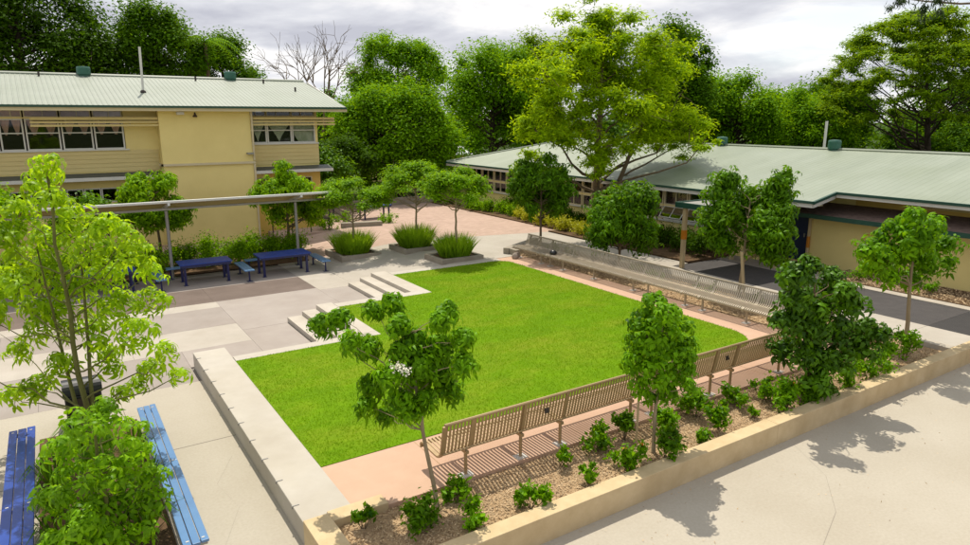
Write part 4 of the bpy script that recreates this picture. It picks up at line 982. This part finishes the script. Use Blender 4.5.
t2 = [(11.81, 7.37, 3.05, 0.32), (11.9, 7.12, 3.28, 0.24), (13.44, 7.5, 2.82, 0.28), (12.92, 6.91, 2.69, 0.25), (13.05, 7.9, 2.31, 0.39), (13.41, 7.56, 2.27, 0.41), (13.16, 6.86, 2.36, 0.29), (12.21, 7.62, 2.01, 0.33), (12.72, 7.38, 1.88, 0.43), (13.38, 7.16, 1.76, 0.4), (13.76, 6.84, 1.85, 0.28), (13.97, 6.64, 1.65, 0.24), (13.71, 6.91, 1.34, 0.36), (12.85, 8.0, 1.18, 0.33), (12.69, 7.38, 1.31, 0.43), (13.06, 7.02, 1.22, 0.39), (12.67, 7.05, 0.81, 0.38), (13.14, 7.16, 0.4, 0.24), (12.2, 7.5, 2.6, .36), (12.5, 7.4, 2.3, .38)]
tree('bushy_tree', 'dark dense bushy tree reaching down to the mulch at the corner of the benches', (12.8, 7.35, .28), t2, 92, (6, .17, .075, .7), .55, 'leaf_shadow', 'bark', .07, .015, (12.6, 7.35, 2.9), 'young trees in the mulch bed', .1)
t3 = [(16.9, 7.63, 3.74, 0.33), (18.13, 7.7, 3.44, 0.34), (17.73, 8.31, 3.32, 0.4), (17.09, 7.53, 3.2, 0.46), (18.81, 7.69, 2.87, 0.37), (17.44, 8.61, 3.0, 0.37), (16.1, 8.25, 2.94, 0.3), (17.8, 8.37, 2.61, 0.5), (18.14, 7.8, 2.49, 0.44), (17.39, 8.74, 2.33, 0.35), (17.22, 8.16, 2.28, 0.36), (18.35, 8.18, 1.98, 0.35), (19.18, 7.71, 2.39, 0.25), (17.6, 7.9, 2.9, .45), (16.6, 8.0, 2.7, .35)]
tree('lollipop_tree', 'round-headed tree on a bare pale trunk at the right end of the mulch bed', (18.0, 7.9, .28), t3, 58, (6, .19, .08, .7), .5, 'leaf_bush', 'bark_pale', .06, .015, (17.7, 7.95, 3.2), 'young trees in the mulch bed', .55)

# ---------------- shrubs in the mulch bed
def shrub(x, y, z, r, h, label, leaf='leaf_bush', n=420, Lf=.10, Wf=.052, group='shrubs in the mulch bed', name='shrub', flower=None):
    if name == 'shrub' and r < .31: r *= 1.22; n = int(n * 1.25)
    t = thing(name, label, 'shrub', (x, y, z), group); cl = []
    k = max(5, int(8 * r / .3)); mb = MB()
    for i in range(k):
        a = rng.uniform(0, 6.28); q = r * rng.uniform(.15, .8); zz = h * rng.uniform(.3, .92) * (1 - .35 * (q / r) ** 2)
        cl.append((x + q * math.cos(a), y + q * math.sin(a), z + zz, (.52 * r if name != 'shrub' else min(.40 * r, .3 * h)) * rng.uniform(.8, 1.15)))
        mb.tube(curve((x + rng.normal(0, .02), y + rng.normal(0, .02), z - .02), cl[-1][:3], -.05, 3), [.009, .007, .006, .003], 5)
    mb.build('stems', 'bark', t)
    V, F = leaf_cloud(cl, n, Lf, Wf, up=.35, jit=.65, flat=1.15, droop=-.55); V[:, 2] = np.maximum(V[:, 2], z + .01)
    link('foliage', mesh_np('foliage', V - np.array([x, y, z]), F), leaf, t)
    if flower:
        V, F = leaf_cloud([(c[0], c[1], c[2] + c[3] * .7, .04) for c in cl[:flower[0]]], flower[0] * 8, .05, .04, jit=.9)
        link('flower', mesh_np('flower', V - np.array([x, y, z]), F), flower[1], t)
    return t
SH = [((3.15, 8.07, .15, .36), 'small sparse shrub tucked in the corner by the cream return wall', 160), ((3.88, 7.51, .36, .48), 'broad dark shrub left of the thin trunk of the slim young tree', 620),
 ((4.61, 8.04, .24, .39), 'shrub in the bench shadow just right of the slim young tree trunk', 320), ((4.57, 7.23, .22, .42), 'bright shrub close to the cream wall, right of the broad dark one', 260),
 ((5.46, 7.17, .23, .40), 'lone bright shrub by the cream wall below the second bench leg', 300), ((6.61, 7.91, .15, .34), 'small thin shrub in slat shadow under the third bench leg', 130),
 ((6.63, 7.25, .17, .38), 'small upright shrub alone in open mulch near the wall', 170), ((7.52, 8.02, .28, .56), 'tall leafy shrub in the bench shadow left of the upright tree', 420),
 ((8.16, 8.01, .22, .52), 'dark shrub against the path, directly behind the upright tree', 380), ((7.46, 7.2, .29, .50), 'rounded shrub with a few yellow leaves left of the upright tree', 420),
 ((9.02, 7.78, .30, .58), 'full green shrub right behind the upright tree trunk', 480), ((8.32, 7.12, .32, .60), 'dark shrub in front of the upright tree trunk by the wall', 520),
 ((10.07, 7.97, .30, .50), 'dense shrub under the pair of bench legs right of the upright tree', 480), ((9.25, 7.21, .18, .43), 'narrow light shrub beside the dark one at the tree trunk', 200),
 ((9.98, 7.36, .24, .48), 'bright upright shrub in mid bed between the two larger trees', 320), ((11.07, 7.88, .27, .40), 'spreading shrub on the path edge near the last visible bench legs', 380),
 ((10.94, 7.3, .13, .30), 'tiny seedling shrub alone in bare mulch left of the bushy tree', 90), ((11.87, 7.77, .34, .55), 'leafy shrub touching the left side of the bushy tree', 520),
 ((11.82, 7.22, .42, .62), 'wide low shrub with an orange flower before the bushy tree', 700), ((12.55, 7.2, .3, .42), 'dark low shrub under the bushy tree beside the wall', 600),
 ((13.94, 7.12, .35, .60), 'first shrub right of the bushy tree, near the wall', 520), ((14.91, 7.17, .41, .68), 'second shrub right of the bushy tree, large and glossy', 620),
 ((15.87, 7.36, .36, .68), 'third shrub right of the bushy tree, in mid bed', 560), ((16.81, 7.39, .37, .75), 'last tall shrub before the round-headed tree trunk', 560), ((15.56, 8.03, .32, .54), 'shaded shrub by the path between the bushy and the round-headed trees', 420)]
for k, ((x, y, r, h), lab, n) in enumerate(SH):
    shrub(x, y, .29, r, h, lab, 'leaf_deep' if k in (1, 8, 11, 19) else 'leaf_bush', int(n * 1.25), flower=(2, 'flower_orange') if k == 18 else ((2, 'flower_orange') if k == 9 else None))

# strappy plants in the front bed
def strap(x, y, z, r, h, n, label, group):
    a = rng.uniform(0, 2 * np.pi, n); hh = h * rng.uniform(.6, 1.1, n); o_ = r * rng.uniform(.5, 1.15, n); b = np.stack([x + .05 * np.cos(a), y + .05 * np.sin(a), np.full(n, z)], 1)
    d = np.stack([np.cos(a), np.sin(a), np.zeros(n)], 1); s = np.stack([-np.sin(a), np.cos(a), np.zeros(n)], 1) * .014
    m = b + d * (o_ * .5)[:, None] + np.array([0, 0, 1.]) * hh[:, None]; t = b + d * o_[:, None] + np.array([0, 0, .55]) * hh[:, None]
    V = np.stack([b - s, b + s, m + s, m - s, t], 1).reshape(-1, 3); i = np.arange(n)[:, None] * 5
    F = np.concatenate([i + np.array([[0, 1, 2]]), i + np.array([[0, 2, 3]]), i + np.array([[3, 2, 4]])], 0)
    q = link('strappy_plant', mesh_np('strappy_plant', V - np.array([x, y, z]), F), 'leaf_deep'); q.location = (x, y, z); tag(q, label, 'plant', group)
for x, y, lab in ((-.52, 12.2, 'strappy plant beside the far end of the deep blue bench'), (-.5, 11.2, 'strappy plant beside the middle of the deep blue bench'), (-.45, 10.2, 'strappy plant beside the near end of the deep blue bench'),
                  (.68, 12.5, 'strappy plant leaning over the far end of the pale blue bench'), (.66, 11.2, 'strappy plant leaning over the middle of the pale blue bench'), (.6, 10.0, 'strappy plant beside the near end of the pale blue bench'), (-.1, 13.6, 'strappy plant at the bin end of the front bed')):
    strap(x, y, .1, .5, .5, 46, lab, 'strappy plants in the front bed')

# ---------------- mid-ground trees
def etree(name, label, base, c, r, k, rc, n, Lf, Wf, leaf, bark, r0, group=None, **kw):
    return tree(name, label, base, ell_clumps(c, r, k, rc, kw.pop('shell', .5), kw.pop('bottom', -.8)), n, Lf, Wf, leaf, bark, r0, r0 * .25, group=group, **kw)
G1 = 'trees before the classroom block'
etree('garden_tree', 'small dark green tree before the stair tower, left of it', (3.58, 30.4, .05), (3.5, 30.4, 2.6), (1.45, 1.2, 1.3), 30, .48, 44, (6, .22, .085, .8), .5, 'leaf_mid', 'bark', .07, G1)
tree('garden_tree', 'pointed bright green tree at the right end of the canopy', (8.8, 30.0, .05), ell_clumps((8.85, 30, 2.2), (1.6, 1.3, 1.25), 26, .5) + [(8.7, 30, 3.5, .5), (8.75, 30, 3.95, .38), (9.1, 30, 3.3, .45), (8.4, 30, 3.1, .45)], 44, (6, .22, .085, .8), .5, 'leaf_mid', 'bark', .08, .02, group=G1)
etree('garden_tree', 'dark tree behind the canopy at the left edge of the photograph', (-2.4, 30.8, .05), (-2.3, 30.8, 2.5), (1.5, 1.2, 1.3), 22, .48, 7000, .17, .09, 'leaf_mid', 'bark', .07, G1)
etree('garden_tree', 'dark tree behind the canopy, seen through the tall front tree', (.9, 30.6, .05), (.9, 30.6, 2.1), (1.4, 1.1, 1.0), 18, .45, 5500, .17, .09, 'leaf_deep', 'bark', .07, G1)
G2 = 'flat-topped trees in the square planters'
def flat(label, base, c, rx, rz):
    cl = []
    for i in range(44):
        a = rng.uniform(0, 6.28); q = math.sqrt(rng.uniform()) * rx * .92; z = c[2] + rz * (.7 * (1 - (q / rx) ** 2) + rng.uniform(-.6, .25)); cl.append((c[0] + q * math.cos(a), c[1] + q * math.sin(a), z, .40 * rng.uniform(.7, 1.25)))
    return tree('planter_tree', label, base, cl, 17000, .13, .06, 'leaf_mid', 'bark_pale', .055, .02, (base[0], base[1], c[2] - .2), G2, low=.45, flat=.55, up=1.0, limb_r=.5)
flat('spreading tree in the leftmost square planter', (10.86, 27.36, .27), (10.9, 27.34, 2.5), 1.65, 1.05)
flat('thin-stemmed spreading tree in the middle square planter', (13.3, 26.12, .48), (13.33, 26.12, 3.2), 1.7, 1.0)
flat('multi-stemmed spreading tree in the square planter nearest the lawn', (13.66, 23.3, .49), (13.75, 23.45, 3.25), 1.35, .85)
G3 = 'trees in the bed behind the far bench'
etree('garden_tree', 'dark round tree behind the far end of the silvery bench', (18.0, 23.3, .34), (18.2, 23.7, 3.0), (1.6, 1.5, 1.6), 38, .52, 42, (6, .22, .085, .8), .5, 'leaf_deep', 'bark', .06, G3)
etree('garden_tree', 'bushy tree behind the middle of the silvery bench', (17.9, 18.3, .34), (18.3, 18.49, 2.3), (1.55, 1.45, 1.4), 38, .5, 46, (6, .22, .085, .8), .5, 'leaf_deep', 'bark', .06, G3)
tree('garden_tree', 'two-humped tree on thin trunk in front of the entry awning', (18.2, 13.1, .34), ell_clumps((18.4, 13.0, 2.7), (1.45, 1.4, 1.25), 26, .5) + [(17.9, 13.6, 4.1, .5), (18.9, 12.4, 4.15, .45), (18.7, 12.6, 3.8, .5), (17.7, 13.8, 3.7, .5)], 60, (6, .21, .08, .8), .5, 'leaf_deep', 'bark_pale', .06, .015, group=G3)

etree('garden_tree', 'dark shady tree just right of the ochre end wall', (13.6, 39.0, .1), (13.6, 39.0, 2.6), (2.0, 1.6, 1.9), 34, .62, 12000, .2, .11, 'leaf_deep', 'bark_dark', .1, 'shady trees at the far end of the paving')
etree('garden_tree', 'dark shady tree behind the leftmost square planter', (16.0, 41.5, .3), (16.0, 41.5, 3.4), (2.2, 1.8, 1.7), 32, .65, 11000, .2, .11, 'leaf_dark', 'bark_dark', .1, 'shady trees at the far end of the paving')
# ---------------- hedges: single shrubs
ORD = ['first', 'second', 'third', 'fourth', 'fifth', 'sixth', 'seventh', 'eighth', 'ninth', 'tenth', 'eleventh', 'twelfth', 'thirteenth', 'fourteenth', 'fifteenth', 'sixteenth', 'seventeenth']
HX = list(np.arange(-3.3, 9.0, .94))
for i, x in enumerate(HX):
    where = '%s rounded hedge shrub behind the blue tables, counting left from the right-hand canopy post' % ORD[len(HX) - 1 - i]
    shrub(x + rng.normal(0, .1), 29.0 + rng.normal(0, .12), .05, .72, 1.0 + rng.uniform(-.1, .15), where, 'leaf_mid', 2600, .10, .055, 'hedge shrubs behind the blue tables', 'hedge_shrub')
HB = 'shrubs along the long classroom'
cnt = {}
for y in np.arange(18.0, 40, 1.15):
    far = y > 26.5
    gold = 23.0 < y < 31.5
    xx = (21.5 if gold and y < 26.2 else 22.0 if gold else 22.2 if y < 26 else 22.4) + rng.normal(0, .15)
    kd = 'golden' if gold else 'dark' if y < 22.9 else 'green'; cnt[kd] = cnt.get(kd, 0) + 1
    lab = '%s %s shrub in the long classroom border, from the entry awning' % (ORD[cnt[kd] - 1], {'golden': 'low golden-leaved', 'dark': 'tall dark', 'green': 'low green far'}[kd])
    shrub(xx, y, .42, .60, (.50 if gold else .95 if y < 23 else .6), lab, 'leaf_gold' if gold else ('leaf_dark' if y < 23 else 'leaf_mid'), 1300, .11, .06, HB, 'border_shrub')
    if y < 34: shrub(23.2, y + .5, .42, .5, .8, '%s dark shrub against the long classroom wall, counted from the entry awning' % ORD[int((y - 17.9) / 1.15)], 'leaf_dark', 1000, .12, .065, HB, 'border_shrub')
for x, y, lab in ((23.5, 12.2, 'small shrub in the building bed left of the round-headed tree'), (23.6, 9.9, 'small shrub in the building bed behind the round-headed tree trunk'), (23.5, 7.6, 'small yellowish shrub in the building bed at the right edge')):
    shrub(x, y, .42, .35, .4, lab, 'leaf_bush', 260, .09, .05, 'small shrubs in the building bed')
for q, y in enumerate((10.3, 12.0, 13.8, 15.9, 16.9, 20.6, 21.8)): shrub(17.4, y, .34, .38, .5, '%s low shrub behind the slats of the silvery bench, counting from its near end' % ORD[q], 'leaf_deep', 300, .09, .05, 'shrubs behind the silvery bench')
for x, y, wh in ((11.9, 33.6, 'left of'), (13.4, 35.4, 'behind'), (15.4, 33.7, 'right of')): shrub(x, y, .2, .7, .7, 'rounded green shrub %s the low concrete seat block' % wh, 'leaf_mid', 700, .11, .06, 'shrubs round the concrete seat')

# ---------------- big feathery tree before the long roof
PC = [(21.21, 25.86, 9.35, 1.49), (22.67, 25.77, 9.88, 1.32), (23.76, 25.45, 10.38, 1.12), (23.86, 26.43, 10.72, 0.73), (24.69, 24.45, 9.42, 1.72), (26.36, 24.68, 8.82, 1.46), (18.25, 23.53, 7.78, 1.24), (21.03, 24.86, 7.94, 1.64), (24.36, 26.12, 8.59, 1.78), (24.59, 23.87, 7.31, 1.59), (27.19, 23.99, 7.13, 1.35), (19.13, 23.57, 6.55, 1.26), (21.67, 24.47, 6.36, 1.44), (22.1, 22.6, 6.13, 1.57), (24.79, 22.99, 5.91, 1.46), (26.14, 22.33, 5.67, 1.08), (17.87, 23.67, 5.5, 1.06), (19.94, 23.79, 5.03, 1.19), (21.72, 23.08, 4.8, 1.3), (26.11, 24.8, 5.05, 1.2), (26.92, 23.2, 4.9, 0.91), (18.23, 24.48, 4.16, 0.82), (20.79, 22.68, 3.95, 0.72), (24.51, 20.19, 4.83, 0.54)]
PC = [(a, b, c - .35 if c > 9 else c, d) for a, b, c, d in PC] + [(22.9, 25.0, 8.5, 1.3), (24.2, 25.4, 7.9, 1.3), (21.9, 25.2, 8.9, 1.0)]
PC2 = []
for c in PC:
    for _ in range(7): PC2.append((c[0] + rng.normal(0, c[3] * .42), c[1] + rng.normal(0, c[3] * .42), c[2] + rng.normal(0, c[3] * .38), c[3] * .55))
t = thing('feathery_tree', 'big yellow-green feathery tree rising before the long green-grey roof', 'tree', (22.1, 24.4, .42))
mb = MB(); trunk_mesh(mb, (22.1, 24.4, .42), (23.0, 25.2, 8.6), .22, .05, PC, low=.25, limb_r=.42); mb.tube(curve((22.3, 24.2, .42), (24.3, 23.4, 6.2), .2, 7, .03), [.16, .15, .14, .12, .1, .08, .07, .05], 8); mb.build('trunk', 'bark', t, smooth=True)
V, F = leaf_cloud(PC2, 70000, .25, .075, up=1.0, jit=.5, flat=.5, droop=.15, power=.5); link('crown', mesh_np('crown', V - np.array([22.1, 24.4, .42]), F), 'leaf_yellow', t)

# ---------------- background trees
G4 = 'tall trees behind the buildings'
def bgtree(label, c, r, k, rc, n, Lf, leaf, bark='bark_dark', base_z=-.1, r0=.3, name='background_tree', **kw):
    return etree(name, label, (c[0], c[1], base_z), c, r, int(k * 1.25), rc, int(n * 2.3), Lf * .80, Lf * .52, leaf, bark, r0, G4, **kw)
bgtree('huge dark tree behind the left end of the classroom roof', (-1, 62, 9.8), (8.0, 6.0, 7.6), 60, 2.2, 26000, .38, 'leaf_dark', r0=.5, shell=.45)
bgtree('dark tree beyond the left photograph edge behind the roof', (-9, 68, 9), (6.5, 5, 6.0), 40, 2.0, 12000, .4, 'leaf_dark', r0=.5)
bgtree('mid green tree behind the mast on the classroom roof', (8.7, 61.5, 10.6), (3.9, 3.4, 4.6), 40, 1.25, 15000, .32, 'leaf_far_deep', shell=.4)
bgtree('dark small-crowned tree behind the right roof vent of the classroom block', (14.1, 64.7, 9.4), (3.3, 3, 4.2), 30, 1.15, 10000, .33, 'leaf_far_deep')
bgtree('low scrubby tree at the right end of the classroom roof', (21.5, 57.5, 4.4), (3.2, 3, 4.2), 30, 1.1, 9000, .3, 'leaf_far', shell=.3)
bgtree('loose open-crowned tree rising behind the round dense tree', (29.3, 60, 9.8), (5.6, 4.5, 4.7), 44, 1.25, 17000, .30, 'leaf_far', 'bark', shell=.5)
bgtree('dense round ball-like green tree at the centre of the background', (21.6, 45.0, 4.3), (5.0, 4.4, 4.7), 120, 1.0, 34000, .28, 'leaf_far', shell=.72, base_z=.3)
bgtree('broad green tree between the round tree and the feathery tree', (33.1, 50.2, 6.9), (5.0, 4.5, 5.7), 50, 1.5, 19000, .32, 'leaf_far')
bgtree('olive-toned tree with drooping dull foliage left of the feathery tree', (37.3, 50.2, 7.4), (3.8, 3.6, 6.1), 60, 1.15, 20000, .30, 'leaf_olive', droop=.6)
bgtree('dark tree behind the top right of the feathery tree', (44.0, 39.8, 9.2), (3.9, 3.8, 4.9), 44, 1.2, 16000, .32, 'leaf_far_deep', shell=.35)
bgtree('green tree behind the ridge right of the feathery tree', (51, 42.5, 5.9), (4.6, 4, 3.7), 34, 1.4, 11000, .33, 'leaf_far')
bgtree('green domed tree behind the left vent of the long roof', (51.5, 38.6, 6.1), (4.4, 4, 3.9), 34, 1.3, 12000, .33, 'leaf_far')
bgtree('low green tree behind the middle of the long roof', (60.4, 39.5, 5.5), (4.4, 4, 3.5), 30, 1.3, 10000, .34, 'leaf_far')
bgtree('yellowish bushy tree behind the white flue on the long roof', (57.8, 34.2, 5.7), (4.2, 4, 3.6), 30, 1.25, 11000, .32, 'leaf_far', shell=.4)
bgtree('dark mass of a tree behind the umbrella-shaped tree', (75, 31, 6.2), (7.5, 6, 4.2), 40, 1.7, 13000, .42, 'leaf_dark')
bgtree('dark tree filling the gap left of the umbrella-shaped tree', (67, 41, 5.4), (6.5, 6, 4.0), 36, 1.6, 12000, .40, 'leaf_far_deep')
bgtree('low dark tree at the foot of the umbrella-shaped tree', (66, 29.5, 3.2), (5.5, 4.5, 3.0), 30, 1.3, 6000, .36, 'leaf_far_deep')
# umbrella tree
um = []
uc = (57.5, 27.2)
for i in range(270):
    a = rng.uniform(0, 6.28); q = math.sqrt(rng.uniform()) ; xx = uc[0] + 6.7 * q * math.cos(a); yy = uc[1] + 6.7 * q * math.sin(a)
    zt = 14.0 - 4.4 * q ** 2.2; um.append((xx, yy, zt - rng.uniform(0, 1) ** 1.6 * (2.6 + 1.0 * q), rng.uniform(.55, 1.05)))
for i in range(46):
    a = rng.uniform(0, 6.28); um.append((uc[0] + 6.6 * math.cos(a) * rng.uniform(.75, 1.0), uc[1] + 6.6 * math.sin(a) * rng.uniform(.75, 1.0), rng.uniform(5.6, 9.0), rng.uniform(.6, 1.0)))
t = thing('umbrella_tree', 'wide umbrella-crowned tree with visible dark branches at the right', 'tree', (59.3, 26.0, .3), G4)
mb = MB(); trunk_mesh(mb, (59.3, 26.0, .3), (58.0, 27.0, 10.5),   .30, .07, um[::6], low=.3, limb_r=.36, twig=False); mb.build('trunk', 'bark_dark', t, smooth=True)
V, F = leaf_cloud(um, 95000, .25, .105, up=1.0, jit=.45, flat=.45, droop=.1); link('crown', mesh_np('crown', V - np.array([59.3, 26, .3]), F), 'leaf_olive', t)
# bare tree
t = thing('bare_tree', 'leafless grey tree against the sky right of the classroom roof', 'tree', (20, 56.4, 0), G4); mb = MB()
def branch(p, d, l, r, dep):
    q = p + d * l; m = (p + q) / 2 + Vector(rng.normal(0, l * .05, 3)); mb.tube([p, m, q], [r, r * .8, r * .62], 5)
    if dep:
        for _ in range(3 if dep > 1 else 2):
            nd = (d + Vector(rng.normal(0, .42, 3)) + Vector((0, 0, .12))).normalized(); branch(q, nd, l * rng.uniform(.62, .85), r * .6, dep - 1)
for d in ((-.35, .1, 1), (.25, .2, 1), (.0, -.2, 1)): branch(Vector((20, 56.4, 4.2)), Vector(d).normalized(), 3.0, .12, 4)
mb.tube([(20, 56.4, 0), (20.1, 56.4, 2.2), (20, 56.4, 4.3)], [.26, .2, .15], 8); mb.build('trunk', 'bark', t)
# palm beside the mid green tree
t = thing('palm_tree', 'arching palm fronds showing above the trees behind the classroom roof', 'palm', (12.0, 60.5, 0), G4)
MB().tube([(12, 60.5, 0), (12.1, 60.5, 6), (12, 60.5, 12.0)], [.22, .17, .14], 8).build('trunk', 'bark', t)
for q in range(13):
    a = 6.283 * q / 13 + rng.normal(0, .1); el = rng.uniform(.25, 1.0); mb = MB(); d = Vector((math.cos(a), math.sin(a), 0)); s = Vector((-math.sin(a), math.cos(a), 0)); pts = []
    for j in range(9):
        u = j / 8; pts.append(Vector((12, 60.5, 12)) + d * 3.2 * u * (1.1 - .3 * el) + Vector((0, 0, 2.6 * el * u - 2.9 * u * u)))
    mb.tube(pts, [.035 - .003 * j for j in range(9)], 4)
    for j in range(1, 9):
        for f in (0, .5):
            p = pts[j - 1].lerp(pts[j], f); ll = .75 * (1 - .6 * abs(j / 8 - .4))
            for sg in (-1, 1): mb.quad(p, p + d * .08, p + s * sg * ll + d * .25 - Vector((0, 0, .35 * ll)))
    mb.build('frond', 'leaf_far', t)
# overhanging gum branch top right
t = thing('gum_tree', 'gum tree out of frame whose leafy branch hangs in at the top right corner', 'tree', (25.7, 4.8, 0)); mb = MB()
mb.tube([(25.7, 4.8, 0), (25.3, 5.0, 3), (24.6, 5.4, 6), (23.9, 5.9, 8.2)], [.28, .24, .2, .14], 10)
mb.tube([(24.3, 5.6, 7), (22.6, 6.8, 8.5), (20.67, 8.07, 8.84), (19.83, 8.61, 8.80), (19.1, 9.1, 8.86), (18.4, 9.5, 8.95)], [.08, .05, .03, .025, .018, .01], 7); mb.build('trunk', 'bark', t, smooth=True)
GC = [(19.08, 9.1, 8.62, .24), (19.11, 9.08, 8.40, .15), (18.54, 9.45, 8.82, .24), (18.34, 9.58, 8.66, .12), (19.42, 8.88, 8.58, .2), (19.3, 8.9, 8.85, .26), (18.9, 9.2, 9.05, .3), (19.6, 8.8, 9.05, .3), (23.6, 6.2, 9.2, .5), (24.4, 5.2, 9.6, .5)]
V, F = leaf_cloud(GC, 1700, .17, .034, up=.1, jit=.8, droop=1.6); link('crown', mesh_np('crown', V - np.array([25.7, 4.8, 0]), F), 'leaf_euc', t)

# far wood that closes the horizon: one mass
wd = []
for a in np.arange(-1.15, 1.35, .035):
    D = rng.uniform(105, 150); ang = R(57.1) - a; h = rng.uniform(6.5, 9.5)
    for _ in range(4): wd.append((math.cos(ang) * D + rng.normal(0, 3), math.sin(ang) * D + rng.normal(0, 3), h * rng.uniform(.25, .85), rng.uniform(2.5, 4.2)))
V, F = leaf_cloud(wd, 60000, .9, .55); V[:, 2] = np.maximum(V[:, 2], -.1); link('far_wood', mesh_np('far_wood', V, F), 'leaf_dark', None, 'stuff')
